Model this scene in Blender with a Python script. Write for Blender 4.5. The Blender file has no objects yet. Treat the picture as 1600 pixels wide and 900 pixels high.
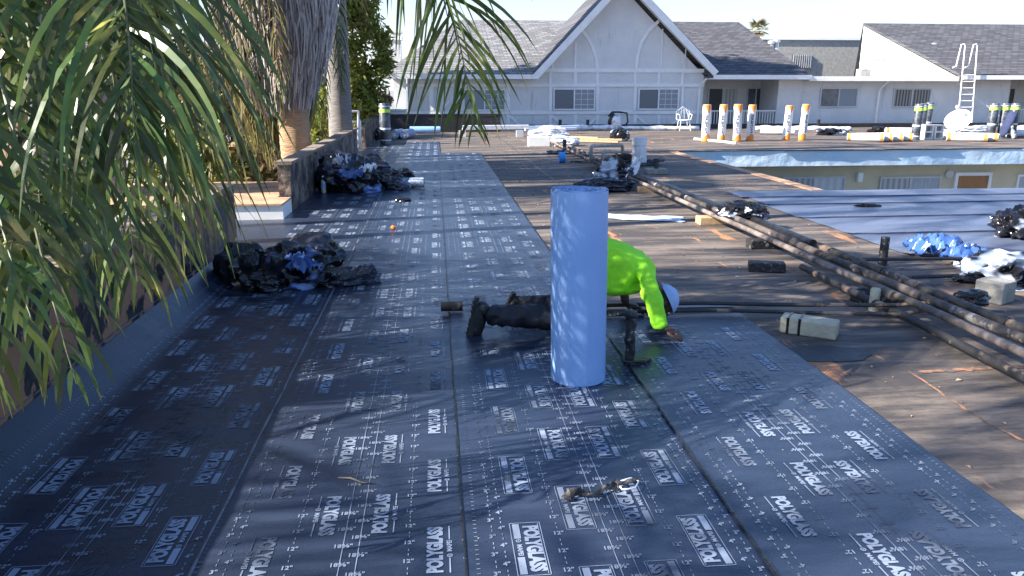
import bpy, bmesh, random
import numpy as np
from math import sin, cos, tan, atan, pi, radians, sqrt, exp
from mathutils import Vector, Matrix, noise as mnoise

S = bpy.context.scene
COL = S.collection
random.seed(7)

# ------------------------------------------------------------------ camera
F_PX, PITCH, YAW, CAM_H = 1200.0, atan(312/1200.0), radians(5.57), 1.515
cam_d = bpy.data.cameras.new('camera')
cam = bpy.data.objects.new('camera', cam_d); COL.objects.link(cam)
cam_d.sensor_width = 36.0
cam_d.lens = 36.0*F_PX/1600.0
cam_d.clip_start = 0.05
cam_d.clip_end = 3000
cam.location = (0, 0, CAM_H)
cam.rotation_euler = (pi/2-PITCH, 0, -YAW)
S.camera = cam

# ------------------------------------------------------------------ sky, sun, exposure
SUN_EL, SUN_A = radians(33.0), radians(10.0)          # sun from -X, a little from behind the camera
w = bpy.data.worlds.new('World'); S.world = w; w.use_nodes = True
nt = w.node_tree; nt.nodes.clear()
sky = nt.nodes.new('ShaderNodeTexSky'); sky.sky_type = 'NISHITA'; sky.sun_disc = False
to_sun = Vector((-cos(SUN_EL)*cos(SUN_A), -cos(SUN_EL)*sin(SUN_A), sin(SUN_EL)))
sky.sun_elevation = SUN_EL
sky.sun_rotation = np.arctan2(to_sun.x, to_sun.y).item()
sky.air_density = 1.2; sky.dust_density = 1.0; sky.ozone_density = 3.0
bg = nt.nodes.new('ShaderNodeBackground'); bg.inputs['Strength'].default_value = 0.072
wo = nt.nodes.new('ShaderNodeOutputWorld')
tint = nt.nodes.new('ShaderNodeMix'); tint.data_type = 'RGBA'; tint.blend_type = 'MULTIPLY'; tint.inputs['Factor'].default_value = 1.0
tint.inputs[7].default_value = (0.86, 0.98, 1.20, 1)
nt.links.new(sky.outputs[0], tint.inputs[6]); tcw = nt.nodes.new('ShaderNodeTexCoord'); sx_ = nt.nodes.new('ShaderNodeSeparateXYZ'); nt.links.new(tcw.outputs['Generated'], sx_.inputs[0])
hz_ = nt.nodes.new('ShaderNodeMapRange'); hz_.inputs['From Min'].default_value = 0.0; hz_.inputs['From Max'].default_value = 0.22
hz_.inputs['To Min'].default_value = 0.75; hz_.inputs['To Max'].default_value = 0.0; nt.links.new(sx_.outputs['Z'], hz_.inputs['Value'])
hmix = nt.nodes.new('ShaderNodeMix'); hmix.data_type = 'RGBA'; hmix.inputs[7].default_value = (5.2, 5.5, 6.0, 1)   # thin bright haze near the horizon
nt.links.new(hz_.outputs[0], hmix.inputs['Factor']); nt.links.new(tint.outputs[2], hmix.inputs[6])
nt.links.new(hmix.outputs[2], bg.inputs[0]); nt.links.new(bg.outputs[0], wo.inputs[0])
sun_d = bpy.data.lights.new('sun', 'SUN'); sun_d.energy = 5.0; sun_d.angle = radians(0.55)
sun_d.color = (1.0, 0.93, 0.82)
sun = bpy.data.objects.new('sun', sun_d); COL.objects.link(sun)
sun.rotation_euler = (-to_sun).to_track_quat('-Z', 'Y').to_euler()
sun.location = (-20, -5, 20)
S.view_settings.view_transform = 'Standard'; S.view_settings.look = 'None'
S.view_settings.gamma = 1.0; S.view_settings.use_curve_mapping = False
S.view_settings.exposure = 1.72

# ------------------------------------------------------------------ helpers: measuring
def ray(px, py):
    sy, cy, sp, cp = sin(YAW), cos(YAW), sin(PITCH), cos(PITCH)
    a, b = (px-800)/F_PX, -(py-450)/F_PX
    return Vector((sy*cp + a*cy + b*sy*sp, cy*cp - a*sy + b*cy*sp, -sp + b*cp))
def G(px, py, z=0.0):
    d = ray(px, py); t = (z-CAM_H)/d.z
    return Vector((d.x*t, d.y*t, z))
def AT(px, py, Y):
    d = ray(px, py); t = Y/d.y
    return Vector((d.x*t, Y, CAM_H+d.z*t))

# ------------------------------------------------------------------ helpers: materials
MATS = {}
def lin(c):
    return tuple(c) + (1.0,)
def mat(name, col, rough=0.8, col2=None, nscale=6.0, lo=0.35, hi=0.65, stretch=(1, 1, 1), bump=0.0, bscale=40.0,
        bstretch=(1, 1, 1), spec=0.5, metal=0.0, trans=0.0, island=0.0, col3=None, n3=2.0, l3=0.5, h3=0.6, s3=(1, 1, 1),
        bdist=0.02, coords='Object', detail=6.0, coat=0.0, rough2=None):
    m = bpy.data.materials.new(name); m.use_nodes = True
    t = m.node_tree; b = t.nodes['Principled BSDF']
    b.inputs['Roughness'].default_value = rough
    b.inputs['Specular IOR Level'].default_value = spec
    b.inputs['Metallic'].default_value = metal
    b.inputs['Coat Weight'].default_value = coat
    L = t.links.new; N = t.nodes.new
    tc = N('ShaderNodeTexCoord')
    def mp(st):
        q = N('ShaderNodeMapping'); q.inputs['Scale'].default_value = st
        L(tc.outputs[coords], q.inputs[0]); return q.outputs[0]
    def mask(sc, st, a, c, det=detail):
        n = N('ShaderNodeTexNoise'); n.inputs['Scale'].default_value = sc; n.inputs['Detail'].default_value = det
        n.inputs['Roughness'].default_value = 0.67
        L(mp(st), n.inputs['Vector'])
        r = N('ShaderNodeMapRange'); r.inputs['From Min'].default_value = a; r.inputs['From Max'].default_value = c
        r.clamp = True
        L(n.outputs['Fac'], r.inputs['Value']); return r.outputs[0]
    def mix(f, A, B):
        x = N('ShaderNodeMix'); x.data_type = 'RGBA'
        L(f, x.inputs['Factor'])
        for s, v in ((x.inputs[6], A), (x.inputs[7], B)):
            if isinstance(v, tuple): s.default_value = lin(v)
            else: L(v, s)
        return x.outputs[2]
    out = col
    if col2 is not None:
        mk = mask(nscale, stretch, lo, hi)
        out = mix(mk, col, col2)
        if rough2 is not None:
            rr = N('ShaderNodeMapRange'); rr.inputs['To Min'].default_value = rough; rr.inputs['To Max'].default_value = rough2
            L(mk, rr.inputs['Value']); L(rr.outputs[0], b.inputs['Roughness'])
    if col3 is not None:
        out = mix(mask(n3, s3, l3, h3), out, col3)
    if island > 0:
        g = N('ShaderNodeNewGeometry')
        hs = N('ShaderNodeHueSaturation')
        r = N('ShaderNodeMapRange'); r.inputs['To Min'].default_value = 1-island; r.inputs['To Max'].default_value = 1+island
        L(g.outputs['Random Per Island'], r.inputs['Value']); L(r.outputs[0], hs.inputs['Value'])
        r2 = N('ShaderNodeMapRange'); r2.inputs['To Min'].default_value = 0.47; r2.inputs['To Max'].default_value = 0.52
        L(g.outputs['Random Per Island'], r2.inputs['Value']); L(r2.outputs[0], hs.inputs['Hue'])
        if isinstance(out, tuple): hs.inputs['Color'].default_value = lin(out)
        else: L(out, hs.inputs['Color'])
        out = hs.outputs[0]
    if isinstance(out, tuple): b.inputs['Base Color'].default_value = lin(out)
    else: L(out, b.inputs['Base Color'])
    if bump > 0:
        n = N('ShaderNodeTexNoise'); n.inputs['Scale'].default_value = bscale; n.inputs['Detail'].default_value = 8
        L(mp(bstretch), n.inputs['Vector'])
        bp = N('ShaderNodeBump'); bp.inputs['Strength'].default_value = bump; bp.inputs['Distance'].default_value = bdist
        L(n.outputs['Fac'], bp.inputs['Height']); L(bp.outputs[0], b.inputs['Normal'])
    if trans > 0:
        tr = N('ShaderNodeBsdfTranslucent'); ms = N('ShaderNodeMixShader'); ms.inputs[0].default_value = trans
        if isinstance(out, tuple): tr.inputs[0].default_value = lin(out)
        else: L(out, tr.inputs[0])
        o = t.nodes['Material Output']
        L(b.outputs[0], ms.inputs[1]); L(tr.outputs[0], ms.inputs[2]); L(ms.outputs[0], o.inputs['Surface'])
    MATS[name] = m
    return m

# ------------------------------------------------------------------ helpers: meshes
class MB:
    def __init__(s): s.v = []; s.f = []; s.mi = []; s.m = 0
    def add(s, vs, fs):
        o = len(s.v); s.v.extend([tuple(v) for v in vs]); s.f.extend([tuple(i+o for i in f) for f in fs]); s.mi.extend([s.m]*len(fs)); return s
    def box(s, x0, x1, y0, y1, z0, z1, M=None):
        vs = [Vector((x, y, z)) for z in (z0, z1) for y in (y0, y1) for x in (x0, x1)]
        if M is not None: vs = [M @ v for v in vs]
        return s.add(vs, [(0, 2, 3, 1), (4, 5, 7, 6), (0, 1, 5, 4), (2, 6, 7, 3), (0, 4, 6, 2), (1, 3, 7, 5)])
    def tube(s, pts, r, n=10, cap=True, rs=None):
        pts = [Vector(p) for p in pts]; k = len(pts); vs = []
        prev = None
        for i, p in enumerate(pts):
            d = (pts[min(i+1, k-1)]-pts[max(i-1, 0)]).normalized()
            a = Vector((0, 0, 1)) if abs(d.z) < 0.9 else Vector((1, 0, 0))
            u = d.cross(a).normalized() if prev is None else (prev - d*prev.dot(d)).normalized()
            prev = u; v = d.cross(u)
            rr = rs[i] if rs else r
            for j in range(n):
                an = 2*pi*j/n; vs.append(p+(u*cos(an)+v*sin(an))*rr)
        fs = [(i*n+j, i*n+(j+1) % n, (i+1)*n+(j+1) % n, (i+1)*n+j) for i in range(k-1) for j in range(n)]
        if cap: fs += [tuple(range(n))[::-1], tuple((k-1)*n+j for j in range(n))]
        return s.add(vs, fs)
    def lathe(s, prof, c=(0, 0, 0), n=24, M=None):
        vs = []; c = Vector(c)
        for (r, z) in prof:
            for j in range(n):
                v = Vector((r*cos(2*pi*j/n), r*sin(2*pi*j/n), z))
                if M is not None: v = M @ v
                vs.append(v+c)
        k = len(prof)
        fs = [(i*n+j, i*n+(j+1) % n, (i+1)*n+(j+1) % n, (i+1)*n+j) for i in range(k-1) for j in range(n)]
        return s.add(vs, fs)
    def prism(s, poly, z0, z1):                       # poly in xy
        k = len(poly)
        vs = [(x, y, z0) for x, y in poly]+[(x, y, z1) for x, y in poly]
        return s.add(vs, [tuple(range(k))[::-1], tuple(range(k, 2*k))]+[(i, (i+1) % k, k+(i+1) % k, k+i) for i in range(k)])
    def prismY(s, poly, y0, y1):                      # poly in xz, extruded along y
        k = len(poly)
        vs = [(x, y0, z) for x, z in poly]+[(x, y1, z) for x, z in poly]
        return s.add(vs, [tuple(range(k)), tuple(range(k, 2*k))[::-1]]+[((i+1) % k, i, k+i, k+(i+1) % k) for i in range(k)])
    def build(s, name, m, parent=None, smooth=False, loc=None, bevel=0.0):
        me = bpy.data.meshes.new(name)
        base = wloc(parent) if parent is not None else Vector(loc if loc is not None else (0, 0, 0))
        me.from_pydata([(v[0]-base.x, v[1]-base.y, v[2]-base.z) for v in s.v], [], s.f)
        for mm in (m if isinstance(m, (list, tuple)) else [m]): me.materials.append(mm)
        if isinstance(m, (list, tuple)) and len(m) > 1: me.polygons.foreach_set('material_index', s.mi)
        if smooth: me.polygons.foreach_set('use_smooth', [True]*len(me.polygons))
        me.validate(); me.update()
        o = bpy.data.objects.new(name, me); COL.objects.link(o)
        if parent is not None: o.parent = parent
        else: o.location = base
        if bevel > 0:
            b = o.modifiers.new('bevel', 'BEVEL'); b.width = bevel; b.segments = 2; b.limit_method = 'ANGLE'
        return o
def wloc(o):
    v = Vector((0, 0, 0))
    while o is not None: v += o.location; o = o.parent
    return v
def tag(o, label=None, cat=None, group=None, kind=None):
    if label: o['label'] = label
    if cat: o['category'] = cat
    if group: o['group'] = group
    if kind: o['kind'] = kind
    return o
def thing(name, loc, label, cat, group=None):
    o = bpy.data.objects.new(name, None); COL.objects.link(o); o.location = loc; o.empty_display_size = 0.1
    return tag(o, label, cat, group)
def copy_tree(o, parent=None):
    c = o.copy(); COL.objects.link(c)
    if parent is not None: c.parent = parent
    for ch in list(o.children): copy_tree(ch, c)
    return c
def apply_mods(o):
    dg = bpy.context.evaluated_depsgraph_get(); dg.update()
    me = bpy.data.meshes.new_from_object(o.evaluated_get(dg))
    o.modifiers.clear(); o.data = me
def auto_smooth(o, ang=40):
    me = o.data
    me.polygons.foreach_set('use_smooth', [True]*len(me.polygons))
    me.set_sharp_from_angle(angle=radians(ang))

# ------------------------------------------------------------------ materials
sty = mat
M_brown = mat('old_bitumen_roof', (0.058, 0.049, 0.045), 0.72, (0.185, 0.148, 0.12), 1.5, 0.44, 0.60, (0.45, 2.6, 1), bump=0.5, bscale=9,
              bstretch=(1.2, 3, 1), col3=(0.42, 0.19, 0.085), n3=1.5, l3=0.605, h3=0.67, s3=(2.6, 0.55, 1), bdist=0.03)
M_edge = mat('peach_roof_edge', (0.52, 0.30, 0.18), 0.8, (0.30, 0.2, 0.14), 3, 0.45, 0.6, bump=0.3, bscale=30)
M_mem = mat('black_membrane', (0.014, 0.021, 0.040), 0.25, (0.031, 0.044, 0.080), 3.0, 0.35, 0.7, (0.6, 3, 1), bump=0.35, bscale=170,
            bstretch=(1, 1, 1), spec=0.5, bdist=0.004, rough2=0.42)
M_memR = mat('blue_grey_membrane', (0.085, 0.105, 0.165), 0.38, (0.125, 0.145, 0.215), 1.2, 0.35, 0.7, (0.5, 3, 1), bump=0.2, bscale=30,
             bstretch=(1, 4, 1), spec=0.5, bdist=0.01)
M_print = mat('white_print', (0.23, 0.28, 0.37), 0.5, (0.03, 0.04, 0.065), 1.3, 0.46, 0.60, detail=4.0, coords='Object')
M_tar = mat('tar', (0.008, 0.008, 0.01), 0.28, (0.02, 0.02, 0.022), 8, bump=0.5, bscale=30)
M_lap = mat('lap_edge', (0.16, 0.17, 0.2), 0.5, (0.05, 0.055, 0.065), 5, 0.45, 0.6)
M_para = mat('peeling_parapet', (0.012, 0.012, 0.016), 0.4, (0.26, 0.135, 0.085), 4.6, 0.475, 0.495, (1, 1.0, .7), bump=0.6, bscale=14,
             rough2=0.85, bdist=0.02, detail=10)
M_para2 = mat('weathered_parapet', (0.07, 0.055, 0.05), 0.8, (0.2, 0.15, 0.12), 3, 0.45, 0.58, (1, 1, 2), bump=0.8, bscale=12, bdist=0.03, detail=10,
              col3=(0.015, 0.015, 0.018), n3=3.5, l3=0.52, h3=0.58)
M_paraB = mat('black_rust_parapet', (0.014, 0.014, 0.02), 0.5, (0.13, 0.06, 0.035), 1.6, 0.58, 0.66, (1, 1, 3), bump=0.4, bscale=10)
M_cap = mat('parapet_cap', (0.16, 0.13, 0.11), 0.85, (0.27, 0.21, 0.17), 5, bump=0.5, bscale=20)
M_stucco = mat('white_stucco', (0.70, 0.70, 0.70), 0.9, (0.60, 0.60, 0.61), 1.1, 0.35, 0.7, bump=0.5, bscale=18, bdist=0.03,
               col3=(0.46, 0.46, 0.46), n3=1.6, l3=0.60, h3=0.72, s3=(1.6, 1.6, .25))
M_trim = mat('painted_trim', (0.84, 0.84, 0.84), 0.7, (0.74, 0.74, 0.75), 3, bump=0.1)
M_cream = mat('cream_wall', (0.60, 0.53, 0.38), 0.9, (0.54, 0.47, 0.34), 2, bump=0.2, bscale=25)
M_bluew = mat('pale_blue_parapet', (0.44, 0.62, 0.78), 0.75, (0.58, 0.70, 0.80), 1.2, 0.45, 0.65, bump=0.5, bscale=4, bdist=0.05)
M_glass = mat('window_glass', (0.05, 0.06, 0.08), 0.12, (0.12, 0.14, 0.18), 2, 0.4, 0.6, spec=0.8)
M_blind = mat('blinds', (0.42, 0.45, 0.50), 0.6, (0.32, 0.35, 0.4), 3, 0.4, 0.6, stretch=(6, 1, .3))
M_dark = mat('dark_interior', (0.03, 0.035, 0.045), 0.5, (0.05, 0.055, 0.07), 3)
M_alu = mat('aluminium', (0.55, 0.56, 0.58), 0.45, (0.45, 0.46, 0.48), 5, metal=0.3)
M_wpaint = mat('white_paint', (0.78, 0.78, 0.78), 0.5, (0.7, 0.7, 0.7), 4)
M_wood = mat('brown_door', (0.36, 0.18, 0.07), 0.6, (0.28, 0.13, 0.05), 3, stretch=(4, 1, 0.5))
M_conc = mat('concrete', (0.42, 0.40, 0.36), 0.9, (0.28, 0.27, 0.25), 6, bump=0.5, bscale=40)
M_ground = mat('grey_pavement', (0.18, 0.18, 0.18), 0.9, (0.26, 0.25, 0.24), 0.8, bump=0.2)
M_pvc = mat('white_wrap', (0.76, 0.76, 0.78), 0.5, (0.6, 0.62, 0.66), 4, bump=0.3, bscale=20)
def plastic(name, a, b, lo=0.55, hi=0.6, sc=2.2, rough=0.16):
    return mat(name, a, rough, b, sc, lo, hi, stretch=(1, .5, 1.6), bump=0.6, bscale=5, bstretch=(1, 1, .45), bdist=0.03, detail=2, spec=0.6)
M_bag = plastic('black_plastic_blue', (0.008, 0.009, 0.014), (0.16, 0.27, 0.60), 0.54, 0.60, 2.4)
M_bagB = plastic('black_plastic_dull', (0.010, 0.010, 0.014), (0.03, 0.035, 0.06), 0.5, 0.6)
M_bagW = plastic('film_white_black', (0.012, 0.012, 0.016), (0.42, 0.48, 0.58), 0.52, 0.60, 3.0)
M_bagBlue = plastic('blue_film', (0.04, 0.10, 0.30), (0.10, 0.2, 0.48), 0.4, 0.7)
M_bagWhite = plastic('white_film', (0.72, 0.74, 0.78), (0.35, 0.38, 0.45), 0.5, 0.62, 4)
M_roll = mat('blue_release_film', (0.22, 0.38, 0.70), 0.34, (0.27, 0.44, 0.74), 2, bump=0.25, bscale=3, bstretch=(4, 4, 0.6), bdist=0.02, spec=0.4)
M_rolled = mat('roll_edge', (0.42, 0.52, 0.68), 0.6, (0.12, 0.14, 0.2), 30)
M_orange = mat('orange_wrap', (0.75, 0.20, 0.03), 0.55, (0.8, 0.30, 0.05), 3)
M_blackroll = mat('black_wrap', (0.03, 0.034, 0.045), 0.35, (0.10, 0.12, 0.15), 5, 0.45, 0.6, bump=0.3, bscale=12)
M_lime = mat('lime_band', (0.45, 0.75, 0.08), 0.5, (0.5, 0.8, 0.1), 4)
M_txt = mat('dark_lettering', (0.03, 0.04, 0.08), 0.6, (0.04, 0.05, 0.09), 3)
M_rust = mat('rusty_pipe', (0.11, 0.088, 0.08), 0.7, (0.03, 0.028, 0.028), 2.2, 0.46, 0.56, bump=0.4, bscale=18,
             col3=(0.38, 0.34, 0.31), n3=3.0, l3=0.60, h3=0.65)
M_rust2 = mat('dark_pipe', (0.03, 0.028, 0.028), 0.6, (0.30, 0.2, 0.14), 3.2, 0.55, 0.62, bump=0.4, bscale=25)
M_pipeL = mat('pinkish_pipe', (0.22, 0.175, 0.16), 0.7, (0.07, 0.06, 0.055), 3, 0.45, 0.6, bump=0.3, bscale=20, col3=(0.03, 0.03, 0.03), n3=1.1, l3=0.6, h3=0.64)
M_block = mat('yellowish_block', (0.52, 0.47, 0.32), 0.85, (0.40, 0.36, 0.27), 5, bump=0.4, bscale=40)
M_blockD = mat('tarred_block', (0.018, 0.018, 0.02), 0.6, (0.22, 0.22, 0.21), 22, 0.58, 0.63, bump=0.6, bscale=30)
M_blockG = mat('grey_block', (0.36, 0.34, 0.30), 0.85, (0.2, 0.19, 0.17), 6, bump=0.5, bscale=30)
M_lumber = mat('lumber', (0.50, 0.34, 0.2), 0.7, (0.38, 0.24, 0.13), 4, stretch=(1, 8, 8), bump=0.2)
M_leaf = mat('palm_leaflet', (0.062, 0.108, 0.030), 0.34, (0.125, 0.165, 0.038), 3.0, 0.4, 0.65, island=0.5, trans=0.38, spec=0.5,
             col3=(0.36, 0.33, 0.10), n3=3.2, l3=0.56, h3=0.68)
M_leafO = mat('olive_palm_leaflet', (0.15, 0.155, 0.045), 0.6, (0.26, 0.2, 0.09), 2.0, 0.4, 0.6, island=0.35, trans=0.35,
              col3=(0.3, 0.2, 0.1), n3=2.0, l3=0.56, h3=0.66)
M_rachis = mat('palm_rachis', (0.07, 0.085, 0.03), 0.5, (0.2, 0.2, 0.09), 8)
M_skirt = mat('dead_frond_skirt', (0.27, 0.24, 0.24), 0.9, (0.40, 0.37, 0.36), 3, 0.4, 0.6, stretch=(6, 6, 1), island=0.4, bump=0.4, bscale=30)
M_trunkW = mat('tan_palm_trunk', (0.42, 0.27, 0.16), 0.85, (0.30, 0.19, 0.11), 5, 0.4, 0.6, (1, 1, 8), bump=0.9, bscale=7, bstretch=(1, 1, 9), bdist=0.03,
               col3=(0.5, 0.22, 0.08), n3=1.2, l3=0.56, h3=0.68)
M_trunkG = mat('grey_palm_trunk', (0.16, 0.15, 0.15), 0.9, (0.24, 0.22, 0.21), 5, 0.4, 0.6, (1, 1, 7), bump=0.6, bscale=8, bstretch=(1, 1, 7))
M_trunkF = mat('fibrous_trunk', (0.26, 0.16, 0.12), 0.95, (0.12, 0.08, 0.06), 9, 0.4, 0.6, (1, 1, 0.5), bump=1.0, bscale=30, bstretch=(1, 1, .4))
M_tree = mat('tree_leaf', (0.06, 0.085, 0.025), 0.6, (0.12, 0.14, 0.035), 0.8, 0.4, 0.62, island=0.4, trans=0.3)
M_treeY = mat('yellow_green_leaf', (0.26, 0.28, 0.04), 0.6, (0.12, 0.15, 0.03), 0.5, 0.42, 0.6, island=0.4, trans=0.35)
M_bark = mat('bark', (0.12, 0.09, 0.07), 0.9, (0.2, 0.15, 0.12), 6, bump=0.6)
M_pink = mat('pinkish_leaf', (0.36, 0.22, 0.2), 0.7, (0.2, 0.16, 0.1), 1, island=0.3, trans=0.3)
M_skin = mat('dark_skin', (0.06, 0.032, 0.022), 0.5, (0.08, 0.043, 0.03), 8, bump=0.15, bscale=60)
M_hair = mat('black_hair', (0.008, 0.007, 0.007), 0.7, (0.015, 0.013, 0.012), 30, bump=0.6, bscale=80)
M_shirt = mat('lime_shirt', (0.34, 0.88, 0.03), 0.75, (0.28, 0.78, 0.02), 4, bump=0.5, bscale=5, bdist=0.04)
M_pants = mat('black_pants', (0.008, 0.009, 0.014), 0.62, (0.02, 0.02, 0.028), 5, 0.45, 0.7, bump=0.6, bscale=8, bdist=0.04)
M_boot = mat('worn_boot', (0.012, 0.012, 0.013), 0.6, (0.16, 0.13, 0.10), 9, 0.54, 0.66, bump=0.4, bscale=30)
M_cap_cloth = mat('pale_blue_cap', (0.40, 0.52, 0.80), 0.85, (0.36, 0.48, 0.76), 8, bump=0.2)
def shingles(name, a, b, sc=1.0):
    m = mat(name, a, 0.9, b, 5, 0.35, 0.65, bump=0.0)
    t = m.node_tree; L = t.links.new; N = t.nodes.new; bs = t.nodes['Principled BSDF']
    tc = N('ShaderNodeTexCoord'); mp = N('ShaderNodeMapping'); mp.inputs['Scale'].default_value = (sc, sc, sc)
    mp.inputs['Rotation'].default_value = (radians(90), 0, 0)
    L(tc.outputs['Object'], mp.inputs[0])
    br = N('ShaderNodeTexBrick'); br.inputs['Scale'].default_value = 1.0
    br.inputs['Brick Width'].default_value = 0.33; br.inputs['Row Height'].default_value = 0.072; br.inputs['Mortar Size'].default_value = 0.012
    c1 = tuple(x*0.8 for x in a); c2 = tuple(min(1, x*1.25) for x in b)
    br.inputs['Color1'].default_value = lin(c1); br.inputs['Color2'].default_value = lin(c2); br.inputs['Mortar'].default_value = lin(tuple(x*0.35 for x in a))
    L(mp.outputs[0], br.inputs['Vector'])
    L(br.outputs['Color'], bs.inputs['Base Color'])
    bp = N('ShaderNodeBump'); bp.inputs['Strength'].default_value = 0.5; bp.inputs['Distance'].default_value = 0.02; bp.invert = True
    L(br.outputs['Fac'], bp.inputs['Height']); L(bp.outputs[0], bs.inputs['Normal'])
    return m
M_shL = shingles('light_grey_shingles', (0.17, 0.17, 0.18), (0.22, 0.22, 0.23))
M_shD = shingles('dark_grey_shingles', (0.07, 0.07, 0.08), (0.095, 0.095, 0.11))
# ================================================================== SETTING
def grid_plane(name, x0, x1, y0, y1, z, m, kind='structure'):
    o = MB().add([(x0, y0, z), (x1, y0, z), (x1, y1, z), (x0, y1, z)], [(0, 1, 2, 3)]).build(name, m)
    return tag(o, kind=kind)
grid_plane('ground', -1500, 1500, -1500, 1500, -3.2, M_ground)
deck = MB()
deck.box(-1.98, 5.82, -4, 30.4, -0.25, 0).box(-2.75, -1.981, 7.15, 9.28, -0.25, -0.001)
deck.box(5.821, 60, -4, 11.22, -0.25, -0.0005).box(5.821, 60, 18.72, 30.4, -0.25, -0.0005)
tag(deck.build('roof', M_brown), kind='structure')
rb = MB(); rb.box(-1.9, 5.7, -3.9, 30.3, -3.2, -0.251).box(5.701, 60, -3.9, 11.0, -3.2, -0.252)
o = tag(rb.build('building_base', M_cream), kind='structure')
# peach metal edge along the light well
tag(MB().box(5.70, 5.90, 11.23, 18.71, -0.06, 0.012).build('roof_edge', M_edge, loc=(5.8, 15, 0)), 'peach coloured metal edge strip along the left side of the light well', 'roof edge')

# -------- far side of the light well
cw = thing('courtyard_wing', (15, 19.3, -3.2), 'cream walled lower storey under a pale blue parapet across the light well', 'building')
CY = 19.30
MB().box(5.83, 60, CY, 20.0, -3.2, -0.252).build('wall', M_cream, cw)
bm_ = MB(); n = 60
for i in range(n):
    pass
def parapet_face():
    b = MB(); nx, nz = 140, 6; vs = []; fs = []
    for j in range(nz+1):
        for i in range(nx+1):
            x = 5.83+54*i/nx; z = -0.37+0.385*j/nz
            y = 18.60+0.03*mnoise.noise(Vector((x*1.2, z*3, 5)))+(-0.03*j/nz)
            vs.append((x, y, z))
    for j in range(nz):
        for i in range(nx):
            a = j*(nx+1)+i; fs.append((a, a+1, a+nx+2, a+nx+1))
    b.add(vs, fs); b.box(5.83, 59.8, 18.64, CY-0.002, -0.37, -0.253)
    return b
parapet_face().build('parapet', M_bluew, cw, smooth=True)
eb = MB()
for i in range(60):
    x = 5.9+i*0.9
    eb.box(x, x+0.9, 18.56+random.uniform(-.04, .02), 18.719, 0.012, 0.03+random.uniform(0, .012))
eb.build('torn_edge', M_tar, cw)

def window(parent, x0, x1, z0, z1, Y, grid=(0, 0), left=None, right=None, fm=None, split=0.5, name='window', t=0.05):
    fm = fm or M_alu
    b = MB(); d0, d1 = Y-0.05, Y-0.001
    b.box(x0, x1, d0, d1, z0, z0+t).box(x0, x1, d0, d1, z1-t, z1)
    b.box(x0, x0+t, d0, d1, z0+t, z1-t).box(x1-t, x1, d0, d1, z0+t, z1-t)
    xm = x0+(x1-x0)*split
    b.box(xm-t*.5, xm+t*.5, d0, d1, z0+t, z1-t)
    gx, gz = grid
    for h, (a, c) in enumerate(((xm+t*.5, x1-t),)):
        for i in range(1, gx):
            q = a+(c-a)*i/gx; b.box(q-.007, q+.007, d0+.015, d0+.025, z0+t, z1-t)
        for i in range(1, gz):
            q = z0+(z1-z0)*i/gz; b.box(a, c, d0+.016, d0+.024, q-.007, q+.007)
    f = b.build(name, fm, parent)
    MB().box(x0+t, xm-t*.5, Y-.028, Y-.004, z0+t, z1-t).build('pane', left or M_glass, f)
    MB().box(xm+t*.5, x1-t, Y-.028, Y-.004, z0+t, z1-t).build('pane', right or M_blind, f)
    return f
def blind_mat(name, a, b, vertical, sc):
    m = mat(name, a, 0.35, spec=0.6)
    t = m.node_tree; L = t.links.new; N = t.nodes.new; bs = t.nodes['Principled BSDF']
    tc = N('ShaderNodeTexCoord'); wv = N('ShaderNodeTexWave'); wv.bands_direction = 'X' if vertical else 'Z'
    wv.inputs['Scale'].default_value = sc; wv.inputs['Distortion'].default_value = 0.6
    L(tc.outputs['Object'], wv.inputs['Vector'])
    x = N('ShaderNodeMix'); x.data_type = 'RGBA'; x.inputs[6].default_value = lin(a); x.inputs[7].default_value = lin(b)
    L(wv.outputs['Fac'], x.inputs['Factor']); L(x.outputs[2], bs.inputs['Base Color'])
    return m
B_h = blind_mat('horizontal_blinds', (0.07, 0.085, 0.11), (0.14, 0.165, 0.2), False, 11)
B_hl = blind_mat('light_blinds', (0.17, 0.2, 0.24), (0.27, 0.30, 0.35), False, 11)
B_v = blind_mat('vertical_blinds', (0.25, 0.26, 0.28), (0.46, 0.48, 0.50), True, 2.0)
B_vd = blind_mat('dark_vertical_blinds', (0.02, 0.025, 0.035), (0.30, 0.28, 0.26), True, 2.4)
B_vl = blind_mat('pale_vertical_blinds', (0.46, 0.5, 0.52), (0.58, 0.6, 0.62), True, 1.5)

def pxr(x0, y0, x1, y1, Y):
    a, b = AT(x0, y1, Y), AT(x1, y0, Y)
    return a.x, b.x, a.z, b.z
x0, x1, z0, z1 = pxr(1220, 275, 1321, 300, CY); window(cw, x0, x1, -1.9, z1, CY, (0, 0), B_v, B_vl, split=.5)
x0, x1, z0, z1 = pxr(1372, 275, 1470, 300, CY); window(cw, x0, x1, -1.9, z1, CY, (0, 0), B_v, M_blind, split=.5)
x0, x1, z0, z1 = pxr(1492, 274, 1543, 300, CY)
d = MB().box(x0, x1, CY-.05, CY-.001, -3.1, z1).build('door', M_wood, cw)
MB().tube([(x0+.18, CY-.055, z1-.98), (x0+.18, CY-.12, z1-.98)], .03).build('handle', M_alu, d)
b = MB(); b.box(x0-.09, x0-.003, CY-.07, CY-.001, -3.1, z1+.09).box(x1+.003, x1+.09, CY-.07, CY-.001, -3.1, z1+.09).box(x0-.003, x1+.003, CY-.07, CY-.001, z1+.003, z1+.09)
b.build('door_frame', M_trim, cw)
x0, x1, z0, z1 = pxr(1585, 272, 1640, 300, CY); window(cw, x0, x1, -1.6, z1, CY, (0, 0), M_blind, M_blind, fm=M_trim)
x0, x1, z0, z1 = pxr(1336, 269, 1346, 284, CY)
lb = MB().box(x0, x1, CY-.12, CY-.001, z0, z1).build('wall_lamp', M_trim, cw, bevel=.02)
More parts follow.
